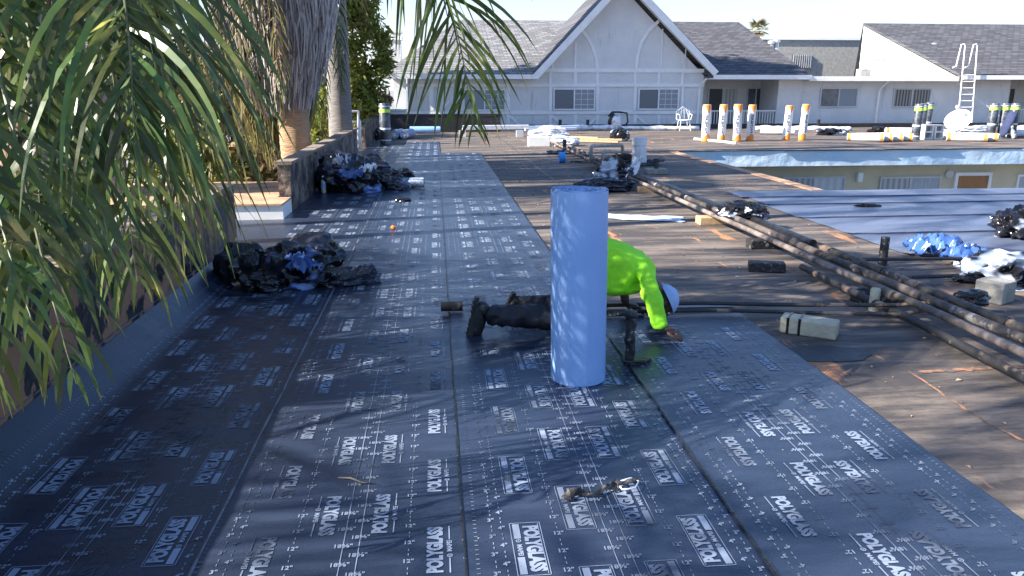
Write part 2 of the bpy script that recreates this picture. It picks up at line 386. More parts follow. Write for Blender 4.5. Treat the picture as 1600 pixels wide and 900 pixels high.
a = AT(1482, 272, CY); MB().lathe([(0.001, 0), (.09, 0), (.11, .02), (.11, .05), (.001, .05)], (a.x, CY-.001, a.z), 20, Matrix.Rotation(radians(90), 4, 'X')).build('vent_cap', M_alu, cw)

# -------- parapets on the left
def rough_wall(name, x0, x1, y0, y1, z0, z1, m, mcap, label, capt=0.03, n=40, end=True, jag=0.012):
    t = thing(name, ((x0+x1)/2, (y0+y1)/2, z0), label, 'parapet')
    b = MB(); vs = []; fs = []
    ny = n; prof = [(x1, z0), (x1, (z0+z1)/2), (x1, z1), (x0, z1), (x0, z0)]
    for i in range(ny+1):
        y = y0+(y1-y0)*i/ny
        for (x, z) in prof:
            q = mnoise.noise(Vector((x*3, y*1.7, z*4)))*jag
            vs.append((x+q, y+(q if 0 < i < ny else q*1.5), z+(q if z > z0 else 0)))
    k = len(prof)
    for i in range(ny):
        for j in range(k-1):
            fs.append((i*k+j, i*k+j+1, (i+1)*k+j+1, (i+1)*k+j))
    fs += [(4, 3, 2, 1, 0), tuple(ny*k+j for j in range(k))]
    b.add(vs, fs).build('wall', m, t)
    c = MB(); vs = []; fs = []
    for i in range(ny+1):
        y = y0-.02+(y1-y0+.04)*i/ny
        for (x, z) in [(x1+.025, z1-.012), (x1+.03, z1+capt), (x0-.02, z1+capt), (x0-.02, z1-.012)]:
            q = mnoise.noise(Vector((x*5, y*2.3, z*4+9)))*jag
            vs.append((x+q, y, z+q*1.2))
    for i in range(ny):
        for j in range(4):
            fs.append((i*4+j, i*4+(j+1) % 4, (i+1)*4+(j+1) % 4, (i+1)*4+j))
    fs += [(3, 2, 1, 0), tuple(ny*4+j for j in range(4))]
    c.add(vs, fs).build('coping', mcap, t)
    return t
rough_wall('parapet_wall', -1.98, -1.83, -3.5, 7.12, -0.003, 0.66, M_para, M_cap, 'peeling black and orange parapet under the palm fronds, nearest on the left', n=90)
rough_wall('parapet_wall', -1.98, -1.83, 9.9, 18.6, -0.003, 0.60, M_para2, M_cap, 'weathered brown parapet behind the large heap of black bags', n=80)
rough_wall('parapet_wall', -2.0, -1.86, 20.9, 27.95, -0.003, 0.62, M_para2, M_tar, 'short dark parapet beside the standing black roll, beyond the railing', n=50)
rough_wall('parapet_wall', -1.99, 2.32, 28.0, 28.2, -0.003, 0.60, M_paraB, M_tar, 'long black parapet with rust stains in front of the white house', n=4)
# ledge beyond the gap
lg = MB().prism([(-4.4, 9.3), (-1.832, 9.3), (-1.832, 9.87), (-2.0, 9.87), (-2.0, 11.6), (-4.4, 11.6)], -3.2, 0.165)
lt = thing('ledge', (-3, 10.4, -3.2), 'low white ledge with peach top outside the gap between parapets', 'ledge')
lg.build('wall', M_wpaint, lt)
MB().prism([(-4.42, 9.28), (-1.834, 9.28), (-1.834, 9.868), (-2.002, 9.868), (-2.002, 11.62), (-4.42, 11.62)], 0.168, 0.19).build('top', M_edge, lt)

# -------- apartment building with the gable
FY = 31.0
h1 = thing('apartment_building', (6, FY, -3.2), 'white half timbered apartment building with one steep front gable', 'building')
b = MB()
poly = [(-1.05, -3.2), (10.75, -3.2), (10.75, 2.0), (7.30, 5.28), (4.05, 1.98), (-1.05, 1.98)]
b.prismY(poly, FY, FY+.25)
b.box(10.751, 14.9, 32.9, 33.1, -3.2, 2.0)
b.box(10.55, 10.75, FY+.251, 32.899, -3.2, 2.0)
b.box(13.93, 14.92, FY+.1, 32.899, -3.2, 2.02)
b.prismY([(-1.05, -3.2), (-0.85, -3.2), (-0.85, 1.97), (-1.05, 1.97)], FY+.251, 38)
b.build('wall', M_stucco, h1)
MB().box(10.752, 13.929, FY+.05, 32.899, -.35, -.25).build('balcony_floor', M_conc, h1)
# porch column and chimney, left end
x0, x1, z0, z1 = pxr(617, 117, 634, 190, 30.9); MB().box(x0, x1, 30.8, 31.1, -3.2, 1.95).build('column', M_trim, h1)
x0, x1, z0, z1 = pxr(612, 52, 626, 100, 34); c = MB().box(x0, x1, 33.8, 34.3, 2.6, z1).build('chimney', M_stucco, h1)
MB().box(x0-.06, x1+.06, 33.75, 34.35, z1-.28, z1-.1).box(x0-.06, x1+.06, 33.75, 34.35, z1+.002, z1+.1).build('chimney_cap', M_trim, c)
# trims
tb = MB()
def trimpx(x0, y0, x1, y1, d=.04):
    a0, a1, c0, c1 = pxr(x0, y0, x1, y1, FY); tb.box(a0, a1, FY-d, FY-.001, c0, c1)
def bar(p, q, wd, d=.036):
    a, c = AT(*p, FY), AT(*q, FY); D = (c-a).normalized(); Nn = Vector((-D.z, 0, D.x))*wd/2
    vs = []
    for y in (FY-d, FY-.001):
        for v in (a+Nn, a-Nn, c-Nn, c+Nn): vs.append((v.x, y, v.z))
    tb.add(vs, [(0, 1, 2, 3), (7, 6, 5, 4), (0, 4, 5, 1), (1, 5, 6, 2), (2, 6, 7, 3), (3, 7, 4, 0)])
trimpx(843, 107.5, 1100, 113, .045); trimpx(612, 131, 1100, 135.5, .044); trimpx(612, 173, 1100, 179.5, .044); trimpx(780, 196, 1100, 199, .044)
for xx in (674, 720, 794, 860, 899, 933.5, 992, 1029, 1066):
    if xx >= 860: trimpx(xx-2.5, 113.1, xx+2.5, 130.9)
    if xx not in (899, 1029): trimpx(xx-3, 135.6, xx+3, 172.9)
    trimpx(xx-2.5, 179.6, xx+2.5, 195.9)
trimpx(897, 66, 901, 107.4); trimpx(1031.5, 45, 1036, 107.4); trimpx(1069, 76, 1072, 107.4); trimpx(862, 92, 865, 107.4)
arcL = [(910, 48), (919, 60), (926, 74), (931, 90), (933.5, 107)]
for i in range(4): bar(arcL[i], arcL[i+1], .12)
arcR = [(1029, 33), (1013, 48), (1002, 66), (996, 86), (993.5, 107)]
for i in range(4): bar(arcR[i], arcR[i+1], .12)
for p, q in (((862, 181), (878, 196)), ((934, 181), (920, 196)), ((994, 181), (1012, 196)), ((1066, 181), (1048, 196)), ((796, 181), (812, 196)), ((720, 138), (690, 172)), ((676, 181), (700, 196))):
    bar(p, q, .07, .034)
tb.build('timber_trim', M_trim, h1)
for (a0, c0, a1, c1, l, r) in ((864, 138, 930, 172, B_h, B_hl), (996, 138, 1061, 171.5, B_h, B_hl), (724, 139, 790, 173, B_hl, B_hl)):
    x0, x1, z0, z1 = pxr(a0, c0, a1, c1, FY); window(h1, x0, x1, z0, z1, FY-.02, (3, 4), l, r, fm=M_trim)
# main roof slopes
RY, RZ = 38.5, 4.66
def slope(name, m, par, xl0, xr0, xl1, xr1, z0=2.05, y0=30.5, th=.12, back=8):
    vs = [(xl0, y0, z0), (xr0, y0, z0), (xr1, RY, RZ), (xl1, RY, RZ)]
    vs += [(x, y, z-th) for x, y, z in vs]
    vs += [(xl0 if back > 1 else xl1, RY+back, z0), (xr0, RY+back, z0)]
    return MB().add(vs, [(0, 1, 2, 3), (7, 6, 5, 4), (0, 4, 5, 1), (1, 5, 6, 2), (3, 7, 4, 0), (3, 2, 9, 8)]).build(name, m, par)
slope('roof', M_shL, h1, -1.95, 3.95, 1.2, 7.3)
slope('roof', M_shD, h1, 10.93, 14.94, 7.301, 14.94, back=.4)
gb = MB(); 
for side, (ex, ez) in ((-1, (3.9, 1.98)), (1, (10.98, 2.12))):
    ap = Vector((7.3, 0, 5.50)); e = Vector((ex, 0, ez)); D = (ap-e).normalized(); nn = Vector((-D.z, 0, D.x)); nn = nn if nn.z > 0 else -nn
    q = [e+nn*.16, ap+Vector((0, 0, .22)), ap+Vector((0, 0, .02)), e]
    gb.prismY([(v.x, v.z) for v in q], 30.42, 37)
gb.build('gable_roof', M_shD, h1)
sb = MB()
for side, (ex, ez) in ((-1, (3.9, 1.98)), (1, (10.98, 2.12))):
    ap = Vector((7.3, 0, 5.50)); e = Vector((ex, 0, ez)); D = (ap-e).normalized(); nn = Vector((-D.z, 0, D.x)); nn = nn if nn.z > 0 else -nn
    q = [e-nn*.004, ap+Vector((0, 0, .014)), ap-Vector((0, 0, .03)), e-nn*.03]
    sb.prismY([(v.x, v.z) for v in q], 30.42, FY-.002)
sb.build('soffit', M_trim, h1)
bb = MB()
for side, (ex, ez) in ((-1, (3.86, 1.92)), (1, (11.02, 2.06))):
    ap = Vector((7.3, 0, 5.52)); e = Vector((ex, 0, ez)); D = (ap-e).normalized(); nn = Vector((-D.z, 0, D.x)); nn = nn if nn.z > 0 else -nn
    q = [e+nn*.13, ap+Vector((0, 0, .19)), ap-Vector((0, 0, .17)), e-nn*.12]
    bb.prismY([(v.x, v.z) for v in q], 30.36, 30.418)
bb.build('bargeboard', M_trim, h1)
MB().box(-1.98, 3.95, 30.38, 30.499, 1.86, 2.03).box(-1.0, 4.0, 30.5, FY-.001, 1.86, 1.9).build('gutter', M_trim, h1)
MB().box(10.95, 14.96, 30.38, 30.499, 1.86, 2.03).box(10.8, 14.9, 30.5, FY+.09, 1.86, 1.9).build('gutter', M_trim, h1)
def downspout(par, px, Y, z1=1.86):
    x = AT(px, 150, Y).x
    MB().tube([(x+.1, Y-.5, z1), (x, Y-.12, z1-.35), (x, Y-.08, -.1)], .045, 8).build('downspout', M_trim, par)
downspout(h1, 1091, FY)
# balcony doors, railing
x0, x1, z0, z1 = pxr(1103, 137, 1153, 195, 32.9); window(h1, x0, x1, -.2, z1, 32.9, (0, 0), M_dark, B_v, name='balcony_door')
x0, x1, z0, z1 = pxr(1163, 137, 1196, 195, 32.9); window(h1, x0, x1, -.2, z1, 32.9, (0, 0), M_glass, M_dark, name='balcony_door')
def railing(par, x0, x1, Y, z0=-.1, z1=.85, step=.11):
    b = MB(); b.box(x0, x1, Y-.03, Y+.03, z1, z1+.05).box(x0, x1, Y-.02, Y+.02, z0, z0+.04)
    k = int((x1-x0)/step)
    for i in range(k+1):
        x = x0+(x1-x0)*i/k; b.box(x-.014, x+.014, Y-.012, Y+.012, z0+.041, z1-.001)
    b.build('railing', M_wpaint, par)
railing(h1, 10.76, 13.92, FY+.12, -.1, .60)
def vent_pair(par, px, py0, py1, Y):
    for k, dx in enumerate((0, 8)):
        a = AT(px+dx, py1, Y); c = AT(px+dx, py0+(k*-2), Y)
        MB().lathe([(.10, -.4), (.10, c.z-a.z-.12), (.16, c.z-a.z-.12), (.16, c.z-a.z), (.001, c.z-a.z+.04)], (a.x, Y, a.z), 14).build('roof_vent', M_alu, par)
vent_pair(h1, 1204, 64, 84, 35)

# -------- second apartment building on the right
h2 = thing('apartment_building', (28, FY, -3.2), 'pale apartment building on the right with white triangular side wall', 'building')
b = MB(); b.box(14.93, 21.39, FY+.2, 38.6, -3.2, 1.99); b.box(21.391, 24.1, FY+.2, 31.6, -3.2, 2.0)
b.box(24.1, 60, 33.0, 33.2, -3.2, 2.0)
b.add([(21.40, 30.9, 1.95), (21.40, RY, RZ-.15), (21.40, RY, 1.95), (21.55, 30.9, 1.95), (21.55, RY, RZ-.15), (21.55, RY, 1.95)],
      [(0, 1, 2), (3, 5, 4), (0, 3, 4, 1), (1, 4, 5, 2), (2, 5, 3, 0)])
b.build('wall', M_stucco, h2)
slope('roof', M_shD, h2, 21.36, 62, 21.36, 62, back=.4)
MB().box(14.98, 21.35, 30.6, 30.9, 1.80, 1.985).box(21.37, 61, 30.38, 30.499, 1.86, 2.03).build('gutter', M_trim, h2)
MB().box(14.99, 21.34, 30.901, FY+.199, 1.90, 1.98).build('soffit', M_trim, h2)
for (a0, c0, a1, c1, l, r) in ((1279, 137, 1341, 168, M_glass, B_hl), (1393, 138, 1455, 168, B_vd, B_vd)):
    x0, x1, z0, z1 = pxr(a0, c0, a1, c1, FY+.2); window(h2, x0, x1, z0, z1, FY+.2, (0, 0), l, r)
x0, x1, z0, z1 = pxr(1518, 137, 1551, 195, 33.0); window(h2, x0, x1, -.2, z1, 33.0, (0, 0), B_vl, B_v, name='balcony_door')
x0, x1, z0, z1 = pxr(1562, 137, 1587, 172, 33.0); window(h2, x0, x1, z0, z1, 33.0, (0, 0), M_dark, M_dark)
railing(h2, 24.2, 40, FY+.3, -.1, .62)
downspout(h2, 1371, FY+.2, 1.8)
vent_pair(h2, 1449, 70, 86, 35)
# concrete wall behind the flat part
x0, x1, z0, z1 = pxr(1196, 63, 1346, 112, 44)
bw = thing('parapet_wall', ((x0+x1)/2, 44, 0), 'distant stained grey wall between the two dark roofs', 'wall')
MB().box(x0-3, x1+2, 44, 44.3, -3.2, z1).build('wall', M_conc, bw)
MB().box(x0-3, x1+2, 43.9, 44.35, z1+.002, z1+.12).build('coping', M_trim, bw)
x0, x1, z0, z1 = pxr(1236, 86, 1268, 106, 43.98)
w_ = MB().box(x0, x1, 43.92, 43.999, z0, z1).build('window', M_dark, bw)
b = MB()
for i in range(9):
    x = x0+(x1-x0)*(i+.5)/9; b.box(x-.03, x+.03, 43.86, 43.9, z0, z1)
b.build('bars', M_alu, w_)
# rooftop clutter on the flat part
a = AT(1350, 106, 34)
t = thing('rooftop_fan', (a.x, 34, 1.99), 'small grey rooftop fan unit beside the white triangular wall', 'fan')
MB().box(a.x-.25, a.x+.25, 33.8, 34.2, 1.99, 2.35).build('housing', M_conc, t, bevel=.02)
MB().tube([(a.x+.1, 34, 2.35), (a.x+.1, 34, 2.75), (a.x+.9, 34, 2.8), (a.x+1.3, 34, 2.4)], .07).build('duct', M_alu, t)

# ladder against the right building
def ladder():
    A0, A1 = AT(1497, 190, 30.3), AT(1508, 71, 30.3); B0, B1 = AT(1519, 190, 30.3), AT(1527, 71, 30.3)
    t = thing('ladder', (A0.x, 30.3, 0), 'white metal ladder hooked over the right roof eave', 'ladder')
    A0.z = 0; B0.z = 0
    for p, q in ((A0, A1), (B0, B1)):
        MB().tube([p, q], .026, 8).build('rail', M_wpaint, t)
        MB().tube([q, q+Vector((-.04, .0, .05)), q+Vector((-.16, 0, .04)), q+Vector((-.22, .05, -.8)), q+Vector((-.22, .25, -.85))], .026, 8).build('hook', M_wpaint, t)
    for i in range(1, 9):
        f = i/9.0*.72
        MB().tube([A0.lerp(A1, f), B0.lerp(B1, f)], .022, 8).build('rung', M_wpaint, t)
ladder()

# orange cracks showing through the brown roof, lower right
def crack(P, w_, m, label):
    vs = []; fs = []; n = 40
    for i in range(n+1):
        q = i/n*(len(P)-1); k = min(int(q), len(P)-2); p = P[k].lerp(P[k+1], q-k); d = (P[k+1]-P[k]).normalized(); nn = Vector((-d.y, d.x, 0))
        c = p+nn*.012*mnoise.noise(Vector((i*.3, 1, 2))); h_ = w_*(.5+.9*abs(mnoise.noise(Vector((i*.25, 5, w_*9)))))
        for s in (-h_, h_): v = c+nn*s; vs.append((v.x, v.y, .0035))
    for i in range(n): fs.append((2*i, 2*i+1, 2*i+3, 2*i+2))
    o = MB().add(vs, fs).build('roof_seam', m, loc=P[0]); tag(o, label, 'seam')
M_crack = mat('orange_primer', (0.42, 0.2, 0.11), .85, (0.12, 0.09, 0.075), 9, 0.42, 0.56)
crack([G(1420, 580), G(1490, 628), G(1545, 662), G(1600, 690)], .011, M_crack, 'thin orange crack running diagonally across the brown roof at lower right')
crack([G(1437, 582), G(1520, 577), G(1600, 573)], .03, M_crack, 'faint reddish streak running sideways on the brown roof at lower right')

for i, (x, y0, y1) in enumerate(((1.98, 12, 30), (2.78, 11, 30), (4.02, 12, 30))):
    crack([Vector((x, y0, 0)), Vector((x+.03, (y0+y1)/2, 0)), Vector((x-.02, y1, 0))], .010, M_tar, ['thin dark lap line in the brown roof just right of the short sheet', 'thin dark lap line in the brown roof left of the pipes', 'thin dark lap line in the brown roof right of the pipes',
          'thin dark lap line in the brown roof beside the far sheets', 'thin dark lap line in the far brown roof left of the light well'][i])
# loose grit and leaf litter
rl = random.Random(99); vs = []; fs = []
for i in range(1500):
    x = rl.uniform(1.1, 5.6); y = rl.uniform(2.0, 27)
    if x < 2.1 and y < 5.1: continue
    if x > 4.3 and 6.4 < y < 11.3: continue
    r = rl.uniform(.004, .018)*(1+y*.03); a = rl.uniform(0, 6.3); e = rl.uniform(.2, .8); k = len(vs)
    dx, dy = r*cos(a), r*sin(a)
    vs += [(x-dx, y-dy, .003), (x+dy*e, y-dx*e, .003+r*.3), (x+dx, y+dy, .003+r*.1), (x-dy*e, y+dx*e, .003+r*.4)]; fs.append((k, k+1, k+2, k+3))
for i in range(260):
    x = rl.uniform(-1.5, 2.0); y = rl.uniform(1.8, 14); 
    if x > 1.05 and y > 4.8: continue
    r = rl.uniform(.002, .007)*(1+y*.03); a = rl.uniform(0, 6.3); k = len(vs); dx, dy = r*cos(a), r*sin(a)
    vs += [(x-dx, y-dy, .036), (x+dy*.5, y-dx*.5, .036), (x+dx, y+dy, .038), (x-dy*.5, y+dx*.5, .037)]; fs.append((k, k+1, k+2, k+3))
M_grit = mat('roof_grit', (0.05, 0.045, 0.04), .9, (0.34, 0.27, 0.2), 1.3, .45, .55, island=.5)
tag(MB().add(vs, fs).build('roof_grit', M_grit), kind='stuff')
# ================================================================== MEMBRANE SHEETS WITH PRINTING
def wav(x, y):
    a = mnoise.noise(Vector((x*0.5, y*1.9, 3.1)))
    b = mnoise.noise(Vector((x*0.9+7, y*3.6, 8.1)))
    return 0.006*max(0, a+.1)+0.0035*max(0, b)
_txt = {}
def text2d(s, size, bold=0.0, res=2, sp=1.0):
    key = (s, size, bold, res)
    if key in _txt: return _txt[key]
    c = bpy.data.curves.new('t', 'FONT'); c.body = s; c.size = size; c.offset = bold; c.resolution_u = res
    c.align_x = 'CENTER'; c.align_y = 'CENTER'; c.space_character = sp; c.fill_mode = 'FRONT'
    o = bpy.data.objects.new('t', c); COL.objects.link(o)
    dg = bpy.context.evaluated_depsgraph_get(); dg.update()
    me = bpy.data.meshes.new_from_object(o.evaluated_get(dg))
    me.calc_loop_triangles()
    v = np.array([q.co[:2] for q in me.vertices]).reshape(-1, 2)
    f = np.array([t.vertices[:] for t in me.loop_triangles]).reshape(-1, 3)
    bpy.data.objects.remove(o); bpy.data.curves.remove(c); bpy.data.meshes.remove(me)
    # make faces point up
    if len(f):
        a = v[f[:, 1]]-v[f[:, 0]]; b = v[f[:, 2]]-v[f[:, 0]]
        neg = (a[:, 0]*b[:, 1]-a[:, 1]*b[:, 0]) < 0
        f[neg] = f[neg][:, ::-1]
    _txt[key] = (v, f); return _txt[key]
class Flat:                                  # accumulates 2-D triangles
    def __init__(s): s.V = []; s.F = []; s.n = 0
    def add(s, v, f, rot=0.0, at=(0, 0), sc=1.0):
        c, q = cos(rot), sin(rot)
        w_ = np.stack([v[:, 0]*c-v[:, 1]*q, v[:, 0]*q+v[:, 1]*c], 1)*sc+np.array(at)
        s.V.append(w_); s.F.append(f+s.n); s.n += len(v)
    def rect(s, x0, x1, y0, y1):
        s.V.append(np.array([(x0, y0), (x1, y0), (x1, y1), (x0, y1)], float)); s.F.append(np.array([(0, 1, 2), (0, 2, 3)])+s.n); s.n += 4
    def arr(s): return np.concatenate(s.V), np.concatenate(s.F)
def ring(r0, r1, n=14):
    a = np.arange(n)*2*pi/n
    v = np.concatenate([np.stack([np.cos(a)*r0, np.sin(a)*r0], 1), np.stack([np.cos(a)*r1, np.sin(a)*r1], 1)])
    f = []
    for i in range(n):
        j = (i+1) % n; f += [(i, n+i, n+j), (i, n+j, j)]
    return v, np.array(f)
def logo(framed, res=2):
    L = Flat()
    big = text2d('POLYGLASS', 0.060, 0.0034, res)
    v = big[0].copy(); wdt = v[:, 0].max()-v[:, 0].min(); v[:, 0] *= 0.265/wdt; v[:, 1] *= 1.15
    L.add(v, big[1], at=(0, 0.018))
    sm = text2d('MAPEI', 0.024, 0.0008, res)
    L.add(*sm, at=(0.012, -0.029)); L.add(*ring(.006, .0095), at=(-.042, -.029)); L.add(*ring(.0, .003, 6), at=(-.042, -.029))
    if framed:
        for (a, b) in ((-.145, -.055), (.052, .145)): L.rect(a, b, -.042, -.018)
        X, Y0, Y1, t = .151, -.049, .055, .0028
        L.rect(-X, X, Y0-t, Y0); L.rect(-X, X, Y1, Y1+t); L.rect(-X-t, -X, Y0, Y1); L.rect(X, X+t, Y0, Y1)
        L.rect(-.145, .145, .0475, .0498)
    else:
        for (a, b) in ((-.135, -.055), (.05, .135)): L.rect(a, b, -.031, -.0265)
    return L.arr()
LOGO = {(fr, r): logo(fr, r) for fr in (0, 1) for r in (1, 3)}
def simple_logo():
    L = Flat(); L.rect(-.14, .14, -.008, .045); L.rect(-.14, -.05, -.044, -.016); L.rect(.05, .14, -.044, -.016); L.rect(-.04, .045, -.036, -.02)
    return L.arr()
SL = simple_logo()
def printing(x0, y0, y1, framed, phase, far=12.5, numrot=0.0, seed=0):
    L = Flat(); rnd = random.Random(seed)
    Wd = 1.0
    P = 0.52
    for ci, (s, rot, off) in enumerate(((.195, -pi/2, 0), (.388, -pi/2, .255), (.613, pi/2, .255), (.805, pi/2, .0))):
        y = phase+off-P*8
        while y < y1-.2:
            if y-0.17 > y0:
                if y > far+2: a = SL
                else: a = LOGO[(framed, 3 if y < 5.5 else 1)]
                L.add(a[0], a[1], rot, (x0+s+rnd.uniform(-.004, .004), y+rnd.uniform(-.006, .006)))
            y += P
    n12 = text2d('12"', .029, .0008, 2); n18 = text2d('18\u215d"', .029, .0008, 2); n3 = text2d('3"', .029, .0008, 2); n4 = text2d('4"', .029, .0008, 2)
    y = y0+.03; k = 0
    while y < min(6.5, y1-.02):
        for s, tx, ww in ((.305, n12, .027), (.695, n12, .027), (.473, n18, .04), (.527, n18, .04), (.076, n3, .018), (.111, n4, .018), (.924, n3, .018), (.889, n4, .018)):
            yy = y+(.05 if s in (.527, .111, .924) else 0)
            L.add(tx[0], tx[1], numrot, (x0+s+(0 if s < .5 else 0), yy))
        y += .105
    for s, solid in ((.305, 0), (.695, 0), (.473, 1), (.527, 1), (.076, 0), (.111, 0), (.924, 0), (.889, 0)):
        x = x0+s+(.0 if not solid else (-.0 if s < .5 else 0))
        if solid:
            for j in range(int((y1-y0)/.3)): L.rect(x-.0016, x+.0016, y0+j*.3, y0+j*.3+.3)
        else:
            y = y0
            st = .026
            while y < min(y1, 9):
                if y > 6.5 or abs(((y-y0-.03-(.05 if s in (.111, .924) else 0)+.0525) % .105)-.0525) > .024: L.rect(x-.0015, x+.0015, y, y+.013)
                y += st
            while y < y1-.2: L.rect(x-.0014, x+.0014, y, y+.1); y += .16
    y = y0
    while y < min(y1, 9):
        L.rect(x0+.012, x0+.024, y, y+.003); L.rect(x0+.976, x0+.988, y, y+.003); y += .026
    return L.arr()
def sheet(x0, x1, y0, y1, lift, framed, phase, label, prof=None, px0=None, numrot=0.0, seed=0, lapm=None):
    """one roll's width of membrane lying on the roof; prof gives extra height across x"""
    nx = 26; dy = .075; ny = int((y1-y0)/dy)
    hz = (lambda x: 0.0) if prof is None else prof
    base = Vector(((x0+x1)/2, (y0+y1)/2, 0))
    def Z(x, y): return lift+.005+wav(x, y)+hz(x)
    vs = []; fs = []
    for j in range(ny+1):
        y = y0+(y1-y0)*j/ny
        for i in range(nx+1):
            x = x0+(x1-x0)*i/nx
            ex = 0.004*mnoise.noise(Vector((y*1.2, x0, 2))) if i in (0, nx) else 0
            vs.append((x+ex, y, Z(x, y)))
    W = nx+1
    for j in range(ny):
        for i in range(nx): a = j*W+i; fs.append((a, a+1, a+W+1, a+W))
    # skirt edges down to the roof
    def edge(idx):
        o = len(vs)
        for k in idx: v = vs[k]; vs.append((v[0], v[1], v[2]-.006))
        for q in range(len(idx)-1): fs.append((idx[q], o+q, o+q+1, idx[q+1]))
    edge([j*W+nx for j in range(ny+1)]); edge([j*W for j in range(ny, -1, -1)]); edge([i for i in range(W)]); edge([ny*W+i for i in range(W-1, -1, -1)])
    o = MB().add(vs, fs).build('membrane_sheet', M_mem, smooth=True, loc=base)
    auto_smooth(o, 50)
    tag(o, label, 'roofing sheet', 'black printed membrane sheets laid side by side')
    if px0 is None: px0 = x0
    V, Fc = printing(px0, y0+.02, y1-.02, framed, phase, numrot=numrot, seed=seed)
    keep = (V[:, 0] > x0+.004) & (V[:, 0] < x1-.004)
    fk = keep[Fc].all(1); Fc = Fc[fk]
    z = np.array([Z(a, b) for a, b in V])+.0022
    me = bpy.data.meshes.new('printing')
    co = np.column_stack([V[:, 0]-base.x, V[:, 1]-base.y, z-base.z]).astype(np.float32)
    used = np.unique(Fc); re = -np.ones(len(V), int); re[used] = np.arange(len(used)); co = co[used]; Fc = re[Fc]
    me.vertices.add(len(co)); me.vertices.foreach_set('co', co.ravel())
    me.loops.add(Fc.size); me.loops.foreach_set('vertex_index', Fc.ravel().astype(np.int32))
    me.polygons.add(len(Fc)); me.polygons.foreach_set('loop_start', np.arange(0, Fc.size, 3, dtype=np.int32))
    me.update(); me.validate()
    me.materials.append(M_print)
    p = bpy.data.objects.new('printing', me); COL.objects.link(p); p.parent = o
    return o
def cant(x):
    d = -1.55-x
    if d <= 0: return 0.0
    if d < .10: return d*d*2.2
    return .022+(d-.10)*.75
s1 = sheet(-1.826, -0.80, 0.4, 7.13, .001, 1, 2.45, 'leftmost dark membrane sheet curling up onto the peeling parapet', prof=cant, px0=-1.74, seed=1)
s1b = sheet(-2.6, -0.80, 7.135, 9.25, .001, 1, 2.45, 'short wide membrane sheet running out through the gap between parapets', px0=-1.74, seed=5)
s1c = sheet(-1.826, -0.80, 9.255, 21.5, .001, 1, 2.45, 'membrane sheet under the large black bag heap along the far parapet', px0=-1.74, seed=6)
s2 = sheet(-0.83, 0.10, 0.4, 22.9, .0065, 0, 2.29, 'membrane sheet under the small black core, with unframed lettering', px0=-.82, seed=2)
s3 = sheet(0.06, 1.05, 0.4, 18.7, .012, 1, 2.26, 'membrane sheet the blue roll stands on, with framed lettering', px0=.085, seed=3)
s4 = sheet(1.04, 2.05, 0.4, 4.88, .0175, 0, 2.36, 'rightmost short membrane sheet under the kneeling worker\'s hand', px0=1.03, numrot=pi, seed=4)
# tar beads along the seams and light lap edge
def bead(x, y0, y1, m, w_, z, seed, label):
    vs = []; fs = []; n = int((y1-y0)/.03)
    for i in range(n+1):
        y = y0+(y1-y0)*i/n
        a = mnoise.noise(Vector((y*6, seed, 0))); c = mnoise.noise(Vector((y*2, seed, 4)))
        hw = w_*(.75+.8*max(-.6, a)); xx = x+.004*c
        zz = z+wav(x, y)
        vs += [(xx-hw, y, zz), (xx, y, zz+.004), (xx+hw, y, zz)]
    for i in range(n):
        for j in (0, 1): a = i*3+j; fs.append((a, a+1, a+4, a+3))
    o = MB().add(vs, fs).build('seam_bead', m, smooth=True, loc=(x, (y0+y1)/2, z))
    return tag(o, label, 'seam')
bead(0.062, .4, 18.6, M_tar, .006, .019, 1, 'thin black tar bead along the seam left of the blue roll')
bead(1.040, .4, 4.85, M_tar, .009, .025, 2, 'glossy black tar bead along the seam right of the blue roll')
bead(-0.815, .4, 21, M_lap, .007, .013, 3, 'pale straight seam line below the black bag heaps')
bead(-1.829, .4, 7.1, M_lap, .010, .178+.005, 4, 'pale upper edge line of the membrane on the peeling parapet, widened as painted sheen')  # real edge line, drawn wider to paint the sky sheen on the upturn

# membrane field on the right, five courses running sideways
ys = [6.62, 7.68, 8.75, 9.82, 10.5, 11.2]
for i in range(5):
    y0, y1 = ys[i], ys[i+1]
    x0 = 4.38+random.uniform(-.06, .06)-(.5 if i == 4 else 0)*0; nx = 120; ny = 8; vs = []; fs = []
    for j in range(ny+1):
        for k in range(nx+1):
            y = y0+(y1-y0)*j/ny-(.02 if j == 0 else 0)+.03*mnoise.noise(Vector((k*.15, i*3.3, 0))); x = x0+(16-x0)*(k/nx)**1.5
            z = .004+.006*(5-i)*0+(.022 if j == 0 else .004)+.012*max(0, mnoise.noise(Vector((x*.5, y*2.4, i))))
            vs.append((x, y, z))
    for j in range(ny):
        for k in range(nx): a = j*(nx+1)+k; fs.append((a, a+1, a+nx+2, a+nx+1))
    o_ = len(vs)
    for k in range(nx+1): v = vs[k]; vs.append((v[0], v[1]+.004, .001))
    for k in range(nx): fs.append((k, o_+k, o_+k+1, k+1))
    o = MB().add(vs, fs).build('membrane_sheet', M_memR, smooth=True, loc=(8, (y0+y1)/2, 0)); auto_smooth(o, 50)
    tag(o, ['nearest blue grey membrane course on the right roof', 'second blue grey membrane course from the front, right roof', 'middle blue grey membrane course on the right roof',
            'fourth blue grey membrane course from the front, right roof', 'farthest blue grey membrane course, beside the light well'][i], 'roofing sheet', 'blue grey membrane courses right of the pipes')
